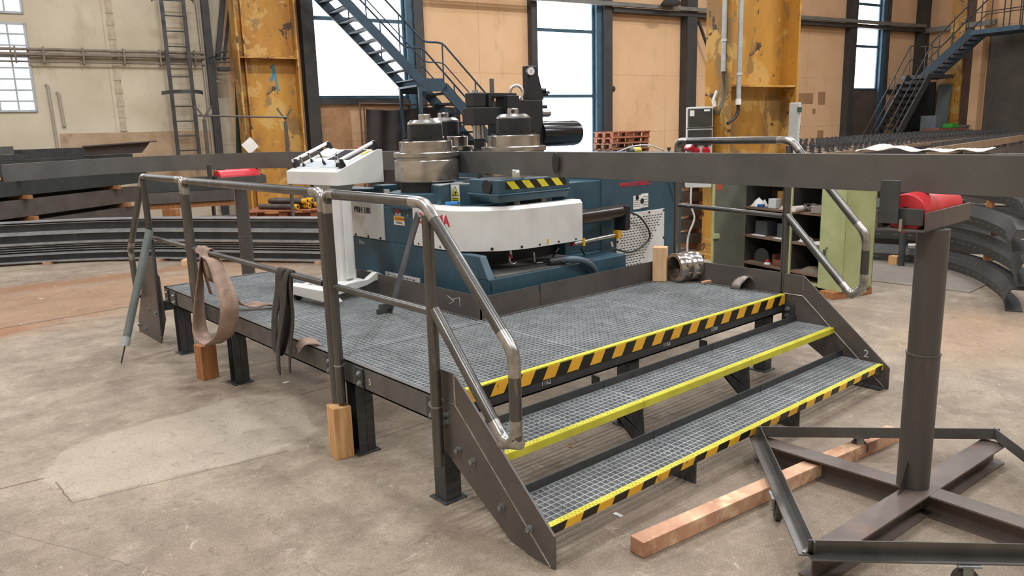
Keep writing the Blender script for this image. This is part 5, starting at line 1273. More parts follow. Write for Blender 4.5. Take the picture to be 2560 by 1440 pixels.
def curved_I(path, z, h, w, tf_, label, ribs=()):
    P = [(p[0],p[1],0) for p in spline([(a[0],a[1],0) for a in path], 8)]
    t = thing('curved_beam', label, 'steel section', (P[30][0],P[30][1],z), group=gr)
    for z0 in (z, z+h-tf_): part('flange', MB().sweep([(-w/2,0),(w/2,0),(w/2,tf_),(-w/2,tf_)], [(p[0],p[1],z0) for p in P]), M_flg, t)
    part('web', MB().sweep([(-.012,0),(.012,0),(.012,h-2*tf_),(-.012,h-2*tf_)], [(p[0],p[1],z+tf_) for p in P]), M_curv, t)
    for k_ in ribs: part('rib', MB().sweep([(.012,0),(w*.42,.004),(w*.42,.012),(.012,.016)], [(p[0],p[1],z+k_) for p in P]), M_flg, t)
curved_I(R1, .035, .118, .17, .018, 'lowest curved steel section of the stack on the floor left of the platform')
curved_I(R1, .155, .132, .17, .010, 'ribbed curved steel section lying second from below left of the platform', (.030,.062,.095))
curved_I(off(RG,.09), .289, .160, .19, .026, 'curved steel section second from the top of the stack left of the platform')
curved_I(off(RG,.11), .451, .165, .17, .018, 'topmost curved steel section of the stack left of the platform', (.115,))
for i, p in enumerate((R1[2], R1[4], R1[6])):
    d = Vector(R1[(2,4,6)[i]+1])-Vector(p); a = math.atan2(d.y,d.x)
    solo('floor_batten', MB().box((-.05,-.14,0),(.05,.14,.034)).tf(Matrix.Translation((p[0],p[1],0)) @ Matrix.Rotation(a,4,'Z')), M_wood3, 'flat batten under the curved sections, %s' % ('left one','middle one','right one')[i], 'batten')
g = Vector((1.536,8.135,0.000))
solo('floor_batten', MB().beam(g+Vector((0,-.10,.04)), g+Vector((.22,.16,.04)), .08,.08), M_wood2, 'short pale timber lying on the floor at the front of the curved sections', 'batten', bev=.003)
# straight sections behind, stacked with timber spacers
DA = .635; dx, dy = math.cos(DA), math.sin(DA); nx, ny = -dy, dx
S0 = Vector((0.041,11.418,1.126))
def straight(off_, t0, t1, z0, z1, w, m, label, name='steel_beam', I=True, group='long sections stacked against the cream wall'):
    a = (S0.x+nx*off_+dx*t0, S0.y+ny*off_+dy*t0, z0); b = (S0.x+nx*off_+dx*t1, S0.y+ny*off_+dy*t1, z0)
    pr = [(-w/2,0),(w/2,0),(w/2,z1-z0),(-w/2,z1-z0)] if not I else I_prof(w, z1-z0, .016, .014)
    return solo(name, MB().sweep(pr, [a,b]), m, label, 'steel section', group)
M_ds = mat('dark_green_black_steel','3f4442','343836',3,.5,.3,c3='525650',s3=10,lo3=.6,hi3=.75)
straight(.0, -2.6, 3.2, .90, 1.13, .25, M_ds, 'dark greenish straight section, third layer of the stack by the cream wall', I=False)
straight(.02, -2.6, 3.0, .565, .835, .25, M_brown, 'brownish straight section, second layer of the stack by the cream wall', I=False)
straight(-.05, -2.6, 2.7, .20, .49, .25, M_brown, 'lowest straight section of the stack by the cream wall', I=False)
straight(.28, -2.6, 2.7, .905, 1.14, .2, M_ds, 'straight dark section behind the third layer of the stack by the cream wall', I=False)
straight(.0, -2.6, 1.9, 1.20, 1.44, .2, M_ds, 'dark straight section on top of the stack by the cream wall', I=False)
straight(.27, -2.6, 2.75, .03, .40, .2, M_ds, 'low dark filler added behind the stack by the cream wall to darken its gaps', I=False)  # added filler: its dark face gives the shadow seen between the layers
straight(.27, -2.6, 2.75, .41, .89, .2, M_ds, 'tall dark filler added behind the stack by the cream wall to darken its gaps', I=False)  # second added filler, keeps the upper gaps of the stack in shadow
sp_grp = 'timber spacers between the stacked sections'
for t, z, h, nm in ((.22,1.135,.06,'topmost timber spacer at the left of the steel stack'), (.30,.84,.058,'middle timber spacer at the left of the steel stack'), (.36,.495,.066,'lowest timber spacer at the left of the steel stack'), (2.3,.84,.058,'middle timber spacer at the right of the steel stack'), (2.5,.495,.066,'lowest timber spacer at the right of the steel stack')):
    c = Vector((S0.x+dx*t, S0.y+dy*t, z)); solo('timber_spacer', MB().box((-.045,-.22,0),(.045,.16,h)).tf(Matrix.Translation(c) @ Matrix.Rotation(DA,4,'Z')), M_wood4, nm, 'spacer', sp_grp)
for t in (-.6,.9,2.2): 
    c = Vector((S0.x+dx*t, S0.y+dy*t, 0)); solo('timber_spacer', MB().box((-.06,-.2,0),(.06,.2,.197)).tf(Matrix.Translation(c) @ Matrix.Rotation(DA,4,'Z')), M_wood4, 'timber bearer on the floor under the straight steel stack, %s' % {-.6:'left one',.9:'middle one',2.2:'right one'}[t], 'spacer', sp_grp)
# nearer brown section with timber packing, right part of the stack
q0 = Vector((1.313,9.777,0.651)); q1 = Vector((2.755,9.095,0.762))
solo('steel_beam', MB().beam((q0.x,q0.y,.31),(q1.x,q1.y,.31),.2,.42), M_brown, 'broad brown plate girder at the right end of the straight stack behind the handrail', 'steel section')
q2 = Vector((1.616,9.713,0.888)); q3 = Vector((2.794,9.260,1.000))
solo('timber_plank', MB().beam((q2.x,q2.y,.70),(q3.x,q3.y,.70),.12,.07), M_wood4, 'long orange timber lying between the brown steel sections', 'timber')
solo('steel_beam', MB().beam((q2.x,q2.y,.83),(q3.x,q3.y,.83),.2,.17), M_brown, 'dark brown section lying on the long orange timber', 'steel section')
solo('steel_beam', MB().beam((q2.x,q2.y,1.02),(q3.x,q3.y,1.02),.2,.20), M_ds, 'dark section on top of the brown ones at the right end of the straight stack', 'steel section')
c = Vector((1.901,9.501,0.767)); solo('timber_spacer', MB().box((-.05,-.12,0),(.05,.12,.135)).tf(Matrix.Translation((c.x,c.y,.525)) @ Matrix.Rotation(.6,4,'Z')), M_wood4, 'timber spacer on the broad brown plate girder', 'spacer', sp_grp)
# offcuts on top
def topbit(u0, u1, z0, z1, name, label, w=.18, m=M_ds, hollow=False, o=.35, zz=None):
    return None
za = 1.445
for (t0, t1, o_, z0, z1, m_, lab) in ((-1.5,.42,.0,1.445,1.53,M_dark,'dark flat section lying on the straight stack near the left edge'), (-1.6,.30,.06,1.535,1.655,M_mill,'grey square block bar on top of the stack at the left edge'),
        (.45,1.75,.05,1.445,1.60,M_dark,'dark plate offcut on the stack in the middle of the cream wall'), (1.80,3.6,.0,1.46,1.66,M_brown,'pointed angle section lying on top of the stack towards the ladder')):
    a = (S0.x+nx*o_+dx*t0, S0.y+ny*o_+dy*t0, 0); b = (S0.x+nx*o_+dx*t1, S0.y+ny*o_+dy*t1, 0)
    if 'pointed' in lab:
        mb = plate(MB(), [(a[0],a[1],z0),(b[0]-dx*.3,b[1]-dy*.3,z0+.0),(b[0],b[1],z1+.02),(a[0],a[1],z1-.03)], (nx*.02,ny*.02,0)); mb2 = plate(MB(), [(a[0],a[1],z1-.05),(b[0],b[1],z1+.0),(b[0],b[1],z1+.02),(a[0],a[1],z1-.03)], (-nx*.14,-ny*.14,0)); b_ = len(mb.v); mb.v += mb2.v; mb.f += [[b_+i for i in f] for f in mb2.f]; mb.sm += mb2.sm
    else: mb = MB().beam((a[0],a[1],(z0+z1)/2),(b[0],b[1],(z0+z1)/2),.2,z1-z0)
    solo('steel_offcut', mb, m_, lab, 'steel section')
straight(.0, 1.85, 2.9, 1.20, 1.455, .2, M_ds, 'short dark section on the stack beside the wall ladder', I=False)
# V stands with a rod
for i, (u, d) in enumerate(((512,12.0),(716,12.4))):
    b = (Vector((2.597,9.646,1.793)), Vector((3.719,9.194,1.730)))[i]
    zt_v = (1.988, 1.932)[i]
    v = thing('pipe_stand', ('rusty V topped pipe stand beside the wall ladder','rusty V topped pipe stand in front of the left ochre column')[i], 'stand', (b.x,b.y,0))
    part('post', MB().cyl((b.x,b.y,.03),(b.x,b.y,zt_v),.03,10), M_brown, v)
    part('base_plate', MB().box((b.x-.2,b.y-.2,0),(b.x+.2,b.y+.2,.03)), M_brown, v)
    r = Vector((.93,-.36,0)); b3 = Vector((b.x,b.y,zt_v))
    part('v_head', plate(MB(), [b3+r*.0, b3-r*.13+Vector((0,0,.20)), b3-r*.10+Vector((0,0,.20)), b3+Vector((0,0,.05)), b3+r*.10+Vector((0,0,.20)), b3+r*.13+Vector((0,0,.20))], (.03,.06,0)), M_brown, v)
p0_ = Vector((2.586,9.701,1.959)); p1_ = Vector((3.777,9.194,1.912))
solo('steel_rod', MB().cyl(Vector((*Vector((2.597,9.646,1.793)).xy,1.988+.058))-Vector((.45,-.30,0))*.2, Vector((*Vector((3.719,9.194,1.730)).xy,1.932+.058))+Vector((.45,-.30,0))*.1,.014,8), M_brown, 'thin rusty rod resting across the two V topped stands', 'rod')
# pallet with yellow-ended pipes by the left column
pc = Vector((4.061,10.150,0.364)); PA = -.62
PM = Matrix.Translation((pc.x,pc.y,pc.z-.05)) @ Matrix.Rotation(PA,4,'Z')
pl_ = pallet(PM, M_pallet, 'wooden pallet carrying yellow ended pipes beside the left ochre column', None)
if 'group' in pl_: del pl_['group']
for s in (-.45,.45): solo('pallet_bearer', MB().box((s-.06,-.38,-pc.z+.05),(s+.06,.38,-.001)).tf(PM), M_wood4, 'squared timber under the pallet of pipes, %s' % ('left one' if s < 0 else 'right one'), 'timber')
k = 0
for (y, z, x1) in ((-.26,.145+.05,.18),(-.13,.145+.05,.36),(.0,.145+.05,.52),(-.19,.145+.135,.34),(-.06,.145+.135,.40)):
    k += 1; t = thing('steel_pipe', ('dark pipe with yellow end, front left on the pallet','dark pipe with yellow end, front middle on the pallet','dark pipe with yellow end, front right on the pallet','dark pipe with yellow end lying on the upper left of the pallet heap','dark pipe with yellow end lying on the upper right of the pallet heap')[k-1], 'pipe', M=PM @ Matrix.Translation((0,y,z)), group='yellow ended pipes on the pallet')
    a = PM @ Vector((x1-.62,y+.16,z)); b = PM @ Vector((x1,y-.14,z)); e = b+(b-a).normalized()*.10
    part('tube', MB().cyl(a,b,.046,16), M_brown, t); part('yellow_end', MB().cyl(b,e,.048,16), M_yplas, t); part('bore', MB().cyl(e,e+(b-a).normalized()*.002,.026,14), M_black, t)
solo('engine_part', MB().box((.30,-.02,.145),(.56,.25,.38)).box((.38,-.10,.2),(.5,-.02,.3)).tf(PM), M_mill, 'grey machine part at the right end of the pallet of pipes', 'machine part', bev=.02)
cM = WM @ Matrix.Translation((1.461,-1.330,1.534)) @ Matrix.Rotation(PI/4+.1,4,'Y')
solo('paper_sheet', MB().box((-.12,-.006,-.12),(.12,.0,.12)).tf(cM), M_paper, 'white card set on its corner against the left ochre column', 'card')

# ================================================================== GREEN CABINET
C0 = Vector((5.27,.69,0)); CA = 1.30; fx = Vector((math.cos(CA),math.sin(CA),0)); bx_ = Vector((math.sin(CA),-math.cos(CA),0))
L_ = Vector((5.639,2.021,0.420)); CL = (Vector((L_.x,L_.y,0))-C0).length; CH = 1.26; CB = .07; CD_ = .40
def cb(a, b, z): v = C0+fx*a+bx_*b; return (v.x, v.y, z)
def cbox(mb, a0, b0, z0, a1, b1, z1): return mb.hexa([cb(a0,b0,z0),cb(a1,b0,z0),cb(a1,b1,z0),cb(a0,b1,z0),cb(a0,b0,z1),cb(a1,b0,z1),cb(a1,b1,z1),cb(a0,b1,z1)])
cab = thing('tool_cabinet', 'pale green steel cabinet standing open with cluttered shelves behind the right handrail', 'cabinet', tuple(C0+fx*CL*.5+bx_*.2))
mb = MB(); cbox(mb,0,0.0,CB,.012,CD_,CH); cbox(mb,CL-.012,0,CB,CL,CD_,CH); cbox(mb,0,0,CH-.015,CL,CD_,CH); cbox(mb,0,CD_-.01,CB,CL,CD_,CH)
cbox(mb,.0,.0,CB,CL,CD_,CB+.02); part('carcass', mb, M_green, cab)
cm_ = .33+.0
AM = Vector((5.456,1.358,0.499)); am = (Vector((AM.x,AM.y,0))-C0).length
part('divider', cbox(MB(),am-.012,-.004,CB,am+.008,CD_-.02,CH), M_green, cab)
AR = Vector((5.347,0.968,0.545)); ar = (Vector((AR.x,AR.y,0))-C0).length
SZ = [0.800-.0, 0.487, 0.187]
for z in SZ: part('shelf', cbox(MB(),.015,.006,z-.025,CL-.015,CD_-.018,z), mat('dirty_shelf_board','7d6350','665041',3,.8,c3='96785e',s3=6,lo3=.6,hi3=.75), cab)
inner = mat('cabinet_inside_shade','2f2b27','24211e',4,.85)  # near-black colour stands in for the shade inside the cabinet
for (a0_,a1_) in ((.0125,.014),(CL-.014,CL-.0125),(am-.0145,am-.013),(am+.009,am+.0105)): part('side_shade_sheet', cbox(MB(),a0_,.012,CB+.021,a1_,CD_-.017,CH-.02), inner, cab)  # thin dark sheets over the green sides, painting the interior shade
part('back_shade_sheet', cbox(MB(),.012,CD_-.016,CB+.02,CL-.012,CD_-.011,CH-.02), inner, cab)  # same painted shade across the back
dr = part('door', cbox(MB(),.0,-.02,CB,ar,-.004,CH), M_green, cab)
hz = 0.429; ha = ar*.66
part('handle', MB().tube(fillet([cb(ha,-.02,hz-.055),cb(ha,-.045,hz-.045),cb(ha,-.045,hz+.045),cb(ha,-.02,hz+.055)],.02),.006,8), M_rail, dr)
part('lock_plate', cbox(MB(),ha+.02,-.023,hz-.03,ha+.05,-.02,hz+.03), M_brown, dr)
# left door standing open
o_a = CA+1.62; od = Vector((math.cos(o_a),math.sin(o_a),0)); hp_ = C0+fx*CL
on = Vector((-od.y,od.x,0))
def dbox(l0,l1,n0,n1,z0,z1): return MB().hexa([tuple(hp_+od*l+on*n_+Vector((0,0,z))) for z in (z0,z1) for l,n_ in ((l0,n0),(l1,n0),(l1,n1),(l0,n1))])
dl = part('door', dbox(.0,.46,0,.02,CB,CH), M_gdark, cab, 'door standing open with a dull grey inner face')
part('door_edge', dbox(.455,.47,-.002,.024,CB,CH), M_green, dl)
part('red_label', dbox(.36,.43,.02,.022,1.0,1.14), mat('faded_red_label','b5482f','a33f29',9,.6), dl)
part('door_handle', dbox(.40,.47,.02,.05,.48,.53), M_green, dl)
for i, a in enumerate((.1, CL-.1)): solo('cabinet_block', cbox(MB(),a-.08,-.10,0,a+.08,CD_+.04,CB-.001), M_wood4, 'orange timber block under the green cabinet, %s' % ('front one' if i == 0 else 'rear one'), 'timber', bev=.004)
# things on the shelves
def sh(name, label, cat, a, b, z, size, m, rot=0.0, bev=.004, mb=None):
    c = Vector(cb(a,b,z)); w, d_, h = size
    M = Matrix.Translation(c+Vector((0,0,.001))) @ Matrix.Rotation(CA+rot,4,'Z')
    return solo(name, (mb or MB().box((-w/2,-d_/2,0),(w/2,d_/2,h))).tf(M), m, label, cat, bev=bev)
z1_, z2_, z3_ = SZ
def lump(w, d, h, seed=0):
    r_ = random.Random(seed); rows = []
    for i in range(8):
        rows.append([(-w/2+w*j/7, -d/2+d*i/7, h*max(0,math.sin(PI*i/7))**.6*max(0,math.sin(PI*j/7))**.6*(.7+.5*r_.random())) for j in range(8)])
    return MB().sheet(rows)
aL = lambda f: am+.02+(CL-am-.04)*f          # left bay positions 0 (divider) .. 1 (hinge side)
aR = lambda f: ar+(am-ar-.02)*f
sh('plastic_bag','white and blue crumpled plastic bag on the top left shelf of the green cabinet','bag', aL(.82),.10,z1_,(1,1,1),M_paper,bev=0,mb=lump(.16,.14,.09,1))
sh('blue_packet','small blue packet in front of the white bag in the green cabinet','packet', aL(.70),.04,z1_,(.07,.05,.03),mat('blue_packet','3566a8','2c5a98',9,.5))
sh('amber_tin','amber coloured tin at the back of the top left cabinet shelf','tin', aL(.58),.26,z1_,(1,1,1),mat('amber_tin','b5802c','9d6f26',6,.5),mb=MB().lathe([(.05,0),(.05,.16),(.046,.165)],(0,0,0),20))
sh('grey_carton','small grey carton on the top left cabinet shelf','box', aL(.44),.07,z1_,(.11,.08,.10),M_grey)
sh('silver_case','silver flat case behind the grey carton in the green cabinet','case', aL(.28),.22,z1_,(.16,.12,.15),M_mill)
sh('beige_rag','folded beige rag beside the cabinet divider on the top left shelf','rag', aL(.13),.06,z1_,(1,1,1),mat('beige_rag','b79a80','a5886f',8,.85),bev=0,mb=lump(.15,.12,.07,4))
sh('wire_coil','coil of brown wire on the top right cabinet shelf','coil', aR(.62),.12,z1_,(1,1,1),M_brown,bev=0,mb=MB().tube([(.075*math.cos(t*PI/8)*(1+.03*math.sin(t)),.075*math.sin(t*PI/8),.045+.02*math.sin(t*.9)) for t in range(32)],.014,8))
sh('paper_roll','cream roll with a hole on the top right cabinet shelf','roll', aR(.80),.05,z1_,(1,1,1),M_cloth,bev=0,mb=MB().lathe([(.03,0),(.03,.12)],(0,0,.03),18,(0,1,0)))
sh('grey_tool_box','grey metal box on the top right cabinet shelf','box', aR(.22),.06,z1_,(.13,.12,.07),mat('taupe_box','8a7f78','7b716a',6,.5))
sh('red_cloth','red cloth lying on and behind the grey metal box in the green cabinet','cloth', aR(.16),.20,z1_,(1,1,1),mat('dull_red_cloth','9d3e45','8b353c',8,.8),bev=0,mb=lump(.22,.14,.17,8))
for i, f in enumerate((.72,.22)): sh('steel_canister', 'dark grey rectangular canister on the middle cabinet shelf, %s' % ('left one','right one beside the divider')[i],'canister', aL(f),.14,z2_,(.17,.16,.155),mat('dark_canister','55575a','484a4d',5,.45,.3))
for i, f in enumerate((.72,.22)): sh('white_tray','thin white tray lying under the %s dark canister' % ('left','right')[i],'tray', aL(f),.035,z2_,(.17,.05,.008),M_paper,bev=0)
sh('crumpled_paper','crumpled white paper on the middle right cabinet shelf','paper', aR(.72),.10,z2_,(1,1,1),M_paper,bev=0,mb=lump(.14,.1,.06,11))
sh('paper_stack','small stack of white paper at the front of the middle right cabinet shelf','paper', aR(.18),.06,z2_,(.14,.10,.02),M_paper,bev=0)
sh('steel_protractor','dark half round steel former on the bottom left cabinet shelf','former', aL(.78),.13,z3_,(1,1,1),M_mill,bev=.002,mb=MB().prism([(-.11,0),(.11,0),(.11,.03)]+[(.11*math.cos(t*PI/12),.03+.12*math.sin(t*PI/12)) for t in range(1,12)]+[(-.11,.03)],xz(),-.012,.012))
kn = thing('push_button','red mushroom button on a white base on the bottom cabinet shelf','button', cb(aL(.52),.05,z3_))
part('base', MB().lathe([(.035,0),(.035,.015),(.025,.022)], cb(aL(.52),.05,z3_+.001), 18), M_paper, kn); part('mushroom', MB().lathe([(.016,.022),(.024,.03),(.024,.042),(.012,.052)], cb(aL(.52),.05,z3_+.001), 18), M_redp, kn)
tr_ = thing('parts_tray','rust brown open parts tray on the bottom left cabinet shelf','tray', cb(aL(.2),.13,z3_))
mb = MB(); cbox(mb,aL(.02),.04,z3_+.001,aL(.40),.22,z3_+.01); cbox(mb,aL(.02),.04,z3_+.001,aL(.40),.05,z3_+.07); cbox(mb,aL(.02),.21,z3_+.001,aL(.40),.22,z3_+.07); cbox(mb,aL(.39),.04,z3_+.001,aL(.40),.22,z3_+.12); cbox(mb,aL(.02),.04,z3_+.001,aL(.03),.22,z3_+.07)
part('tray_body', mb, mat('rusty_tray','7a4a36','693f2e',5,.6), tr_)
sh('loose_fittings','small heap of metal fittings in the rust brown parts tray','fittings', aL(.14),.13,z3_+.01,(1,1,1),M_bolt,bev=0,mb=lump(.10,.10,.07,15))
sh('folded_sack','dusty folded sack on the bottom right cabinet shelf','sack', aR(.5),.12,z3_,(1,1,1),mat('dusty_sack','6b5e52','5a4e44',6,.9),bev=0,mb=lump(.24,.18,.05,17))

# ================================================================== STOCK ON THE RIGHT
AP = [(7.62,1.62),(7.72,1.0),(7.595,.621),(7.38,.328),(7.0,-.009),(6.339,-.403),(5.75,-.62)]
M_perf = mat('slotted_dark_section','4b4b4a','3d3d3d',3,.5,.35,c3='62605c',s3=10,lo3=.6,hi3=.8)
gr = 'curved slotted sections stacked at the right'
for i, (z0, o_, cut) in enumerate(((.0,.0,0),(.27,.05,0),(.56,-.02,0),(.84,.06,1))):
    path = [Vector((p[0],p[1],0)) for p in off(AP, o_)]
    P = spline([tuple(p) for p in path], 7)
    if i == 1: P = P + [P[-1]+(P[-1]-P[-2])*2.2]
    if i == 2: P = P + [P[-1]+(P[-1]-P[-2])*3.5]
    t = thing('curved_section', ('lowest curved slotted section of the stack at the right edge','second curved slotted section from below at the right edge','third curved slotted section from below at the right edge','topmost curved slotted section of the stack at the right edge')[i], 'steel section', (P[20].x,P[20].y,z0), group=gr)
    pr = [(-.075,.0),(.055,.0),(.075,.10),(.030,.205),(-.075,.205),(-.075,.195),(.024,.195),(.064,.10),(.046,.010),(-.075,.010)]
    part('section_body', MB().sweep(pr, [(p.x,p.y,z0+.03*0) for p in P]), M_perf, t)
    for j in range(2, len(P)-2, 2):
        d = (P[j+1]-P[j]).normalized(); r = d.cross(Vector((0,0,1)))
        for (rr, zz) in ((.0685,.055),(.054,.152)): part('slot_edge', MB().beam(P[j]+r*rr+Vector((0,0,z0+zz)), P[j]+d*.05+r*rr+Vector((0,0,z0+zz)), .004, .007), M_bolt, t)
    if i < 3:
        for j in (8, 26):
            q = P[j]; dd = (P[j+1]-P[j]).normalized(); q = q-dd.cross(Vector((0,0,1)))*.055; mbx = MB().box((-.03,-.03,z0+.206),(.03,.03,(.27,.56,.84)[i]-.001)).tf(Matrix.Translation((q.x,q.y,0)))
            solo('timber_spacer', mbx, M_wood4, 'timber spacer between curved slotted sections, %s gap, %s' % (('lowest','middle','upper')[i], 'far end' if j == 8 else 'near end'), 'spacer', 'spacers in the curved slotted stack')
# straight dark stack behind the right roller stand
P0 = Vector((7.60,1.78,0)); PB_ = -1.20; d = Vector((math.cos(PB_),math.sin(PB_),0))
for i in range(6):
    z = .07+i*.205; a = P0+d*random.uniform(-.05,.05)+Vector((.32,.14,z+.085)); b = a+d*3.6
    solo('steel_beam', MB().beam(a,b,.22,.165), (M_brown,M_mill,M_dark,M_brown,M_mill,M_mill)[i], ('lowest','second','third','fourth','fifth','topmost')[i]+' long dark section of the stack behind the right roller stand', 'steel section', 'long sections stacked behind the right roller stand')
    for k_ in (0.18,2.2):
        q = P0+d*k_+Vector((.32,.14,0)); solo('timber_spacer', MB().box((-.05,-.1,0),(.05,.1,.068 if i == 0 else .038)).tf(Matrix.Translation((q.x,q.y,0.0 if i == 0 else z-.039)) @ Matrix.Rotation(PB_,4,'Z')), M_wood4, 'timber spacer under the %s section behind the right roller stand, %s' % (('lowest','second','third','fourth','fifth','topmost')[i], 'left one' if k_ < 1 else 'right one'), 'spacer', 'spacers in the stack behind the right roller stand')
g = Vector((7.490,1.126,0.000)); solo('floor_block', MB().box((-.06,-.05,0),(.06,.05,.10)).tf(Matrix.Translation((g.x,g.y,0))), M_wood, 'small timber block on the floor beside the dark post at the right', 'block')
g = Vector((7.403,1.016,0.000)); sp3 = thing('support_post','dark round post with a shiny nut standing in front of the right stack', 'post', (g.x,g.y,0))
part('tube', MB().cyl((g.x,g.y,0),(g.x,g.y,.62),.037,14), M_dark, sp3); part('clamp_nut', MB().cyl((g.x+.02,g.y-.05,.24),(g.x+.10,g.y-.16,.24),.034,8), M_silver, sp3)
pts = [(7.865,1.600,-0.000),(6.311,0.899,0.000),(6.346,-0.079,0.000),(7.082,-0.061,0.000),(7.586,0.123,0.000)]
solo('floor_plate', plate(MB(), [(p[0],p[1],.001) for p in pts], (0,0,.006)), mat('grey_floor_plate','8b8178','7d746b',4,.55,.3,c3='9a8d80',s3=8,lo3=.55,hi3=.75), 'flat grey steel plate lying on the floor behind the right roller stand', 'plate')
# dark stack between machine and right column
P1_ = Vector((6.781,3.727,0.364)); d = Vector((.95,-.31,0)).normalized()
for i in range(5):
    z = .10+i*.19; a = Vector((P1_.x,P1_.y,z+.07))-d*.5; b = a+d*1.15
    solo('steel_beam', MB().beam(a,b,.22,.13), (M_mill,M_brown,M_mill,M_brown,M_mill)[i], ('lowest','second','third','fourth','topmost')[i]+' short dark section of the stack between machine and right ochre column', 'steel section', 'short sections stacked by the right ochre column')
    q = a+d*.78-Vector((0,0,.07)); h = .099 if i == 0 else .059; solo('timber_spacer', MB().beam(q-Vector((.03,.32,h/2)), q+Vector((.02,.25,-h/2)), .09, h), M_wood4, 'orange timber spacer under the %s short section by the right ochre column' % ('lowest','second','third','fourth','topmost')[i], 'spacer', 'spacers by the right ochre column')
# white sheet on the stack
wz = .07+5*.205+.17
rows = []
for i in range(7):
    r = []
    for j in range(25):
        q = P0+d*0+Vector((math.cos(PB_),math.sin(PB_),0))*(.05+j*.062)+Vector((.32,.14,0))+Vector((math.sin(-PB_),math.cos(PB_),0))*(-.22+.44*i/6)
        hgt = .022+.05*max(0,math.sin(j*.28))*(.4+.6*math.sin(PI*i/6))+.012*math.sin(j*1.1+i)
        r.append((q.x,q.y,wz+max(.012,hgt*1.5+.012)))
    rows.append(r)
solo('white_sheet', MB().sheet(rows), M_cloth, 'white crumpled sheet spread over the dark stack behind the long steel bar', 'sheet', solid=.004)

# ================================================================== PIN TABLE
TA = .106; tx = Vector((math.cos(TA),math.sin(TA),0)); ty = Vector((-math.sin(TA),math.cos(TA),0)); T0 = Vector((8.75,3.22,0)); TZ = 1.20
pt_ = thing('pin_table', 'long steel bed covered with rows of upright pins in front of the right windows', 'pin table', tuple(T0+tx*8+ty*1.2))
TL = 15.5; TWD = 2.3
def tb(a, b, z): v = T0+tx*a+ty*b; return (v.x, v.y, z)
def tbox(mb, a0,b0,z0,a1,b1,z1): return mb.hexa([tb(a0,b0,z0),tb(a1,b0,z0),tb(a1,b1,z0),tb(a0,b1,z0),tb(a0,b0,z1),tb(a1,b0,z1),tb(a1,b1,z1),tb(a0,b1,z1)])
mb = MB()
for i in range(8): tbox(mb,0,i*.30,TZ-.06,TL,i*.30+.16,TZ)
part('bed_rails', mb, mat('pinkish_bed_steel','93795f','7d6753',4,.6,.1), pt_)
mb = MB(); tbox(mb,0,-.03,TZ-.25,TL,.03,TZ-.062); tbox(mb,0,2.2,TZ-.25,TL,2.26,TZ-.062)
for i in range(9): tbox(mb,i*1.9,0,TZ-.2,i*1.9+.1,2.2,TZ-.062)
part('side_beam', mb, M_dark, pt_)
for i in range(9):
    for b in (.0, 2.14): part('leg', tbox(MB(),i*1.9,b,0,i*1.9+.1,b+.1,TZ-.2), M_brown, pt_)
def pin(): return MB().cyl((0,0,0),(0,0,.13),.018,8).cyl((0,0,.10),(0,0,.14),.034,8).cyl((0,0,0),(0,0,.02),.04,8)
pins = [(a*.30+.1+.1*(r%2), r*.30+.08) for r in range(8) for a in range(51)]
pins.sort()
first = None
rnd = random.Random(5)
rest = MB()
for i, (a, b) in enumerate(pins):
    p = Vector(tb(a+rnd.uniform(-.05,.05), b, TZ))-Vector(pt_.location)
    if i < 100:
        if first is None:
            first = part('pin', pin().tf(Matrix.Translation(p)), M_dark, pt_, local=True); me0 = _mesh('pin', pin(), M_dark); first.data = me0; first.location = p
        else:
            c = first.copy(); COL.objects.link(c); c.parent = pt_; c.location = p
    else: 
        q = pin().tf(Matrix.Translation(p)); n0 = len(rest.v); rest.v += q.v; rest.f += [[n0+i_ for i_ in f_] for f_ in q.f]; rest.sm += q.sm
part('pin_rows', rest, M_dark, pt_, local=True, kind='stuff')
pf = thing('side_rail_bench', 'narrow brown rail bench with small studs in front of the long pin table', 'bench', (12,1.8,0))
a = Vector((9.6,1.62,1.235)); b = Vector((19.5,3.05,1.235))
part('rail', MB().beam(a,b,.10,.12), mat('pinkish_bed_steel','93795f'), pf); part('lower_rail', MB().beam(a+Vector((0,0,-.22)),b+Vector((0,0,-.22)),.08,.20), M_brown, pf)
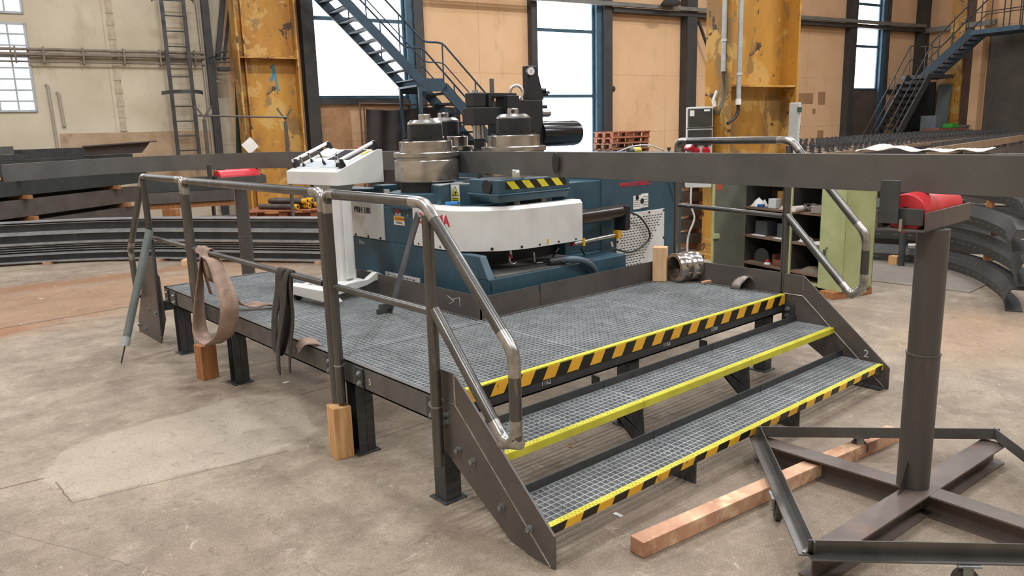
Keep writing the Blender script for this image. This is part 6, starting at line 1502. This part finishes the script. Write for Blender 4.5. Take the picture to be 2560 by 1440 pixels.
for f in (.02,.2,.4,.6,.8,.98):
    q = a.lerp(b,f); part('leg', MB().box((q.x-.06,q.y-.06,0),(q.x+.06,q.y+.06,1.175)), M_brown, pf)
for i in range(60):
    q = a.lerp(b,(i+.5)/60); part('stud', MB().cyl((q.x,q.y,1.29),(q.x,q.y,1.36),.016,6), M_dark, pf)

# small litter on the floor
for i, (p, lab) in enumerate((((0.273,2.239,0.000),'small white paper scrap on the floor under the platform'), ((0.890,0.069,-0.000),'tiny orange chip on the floor below the middle step'), ((0.495,-0.617,0.000),'tiny white chip on the floor in front of the lowest step'), ((-0.351,7.042,0.000),'small white scrap on the rusty floor at the left'), ((7.215,0.992,0.000),'small pale scrap on the floor beside the timber block'))):
    solo('floor_scrap', MB().box((-.022,-.010,0),(.022,.010,.004)).tf(Matrix.Translation((p[0],p[1],.0005)) @ Matrix.Rotation(i*.8,4,'Z')), M_wood4 if i == 1 else M_paper, lab, 'scrap')

# ================================================================== LIGHT AND CAMERA
wd = bpy.data.worlds.new('overcast_sky'); SC.world = wd; wd.use_nodes = True
bg = wd.node_tree.nodes['Background']; bg.inputs[0].default_value = (.8,.88,1,1); bg.inputs[1].default_value = .6
cam = bpy.data.cameras.new('camera'); co = bpy.data.objects.new('camera', cam); COL.objects.link(co)
cam.sensor_width = 36; cam.lens = 36*1925.28/2560; cam.clip_start = .05; cam.clip_end = 200
yaw, pit, rol = .855, .2016, -.0276
fw = Vector((math.cos(yaw)*math.cos(pit), math.sin(yaw)*math.cos(pit), -math.sin(pit))); rt = Vector((math.sin(yaw), -math.cos(yaw), 0)); u_ = rt.cross(fw)
r2 = rt*math.cos(rol)+u_*math.sin(rol); u2 = -rt*math.sin(rol)+u_*math.cos(rol)
co.matrix_world = Matrix(((r2.x,u2.x,-fw.x,-1.9037),(r2.y,u2.y,-fw.y,-2.7004),(r2.z,u2.z,-fw.z,1.6859),(0,0,0,1)))
SC.camera = co
SC.view_settings.view_transform = 'Standard'; SC.view_settings.look = 'None'; SC.view_settings.gamma = 1; SC.view_settings.exposure = 0.0
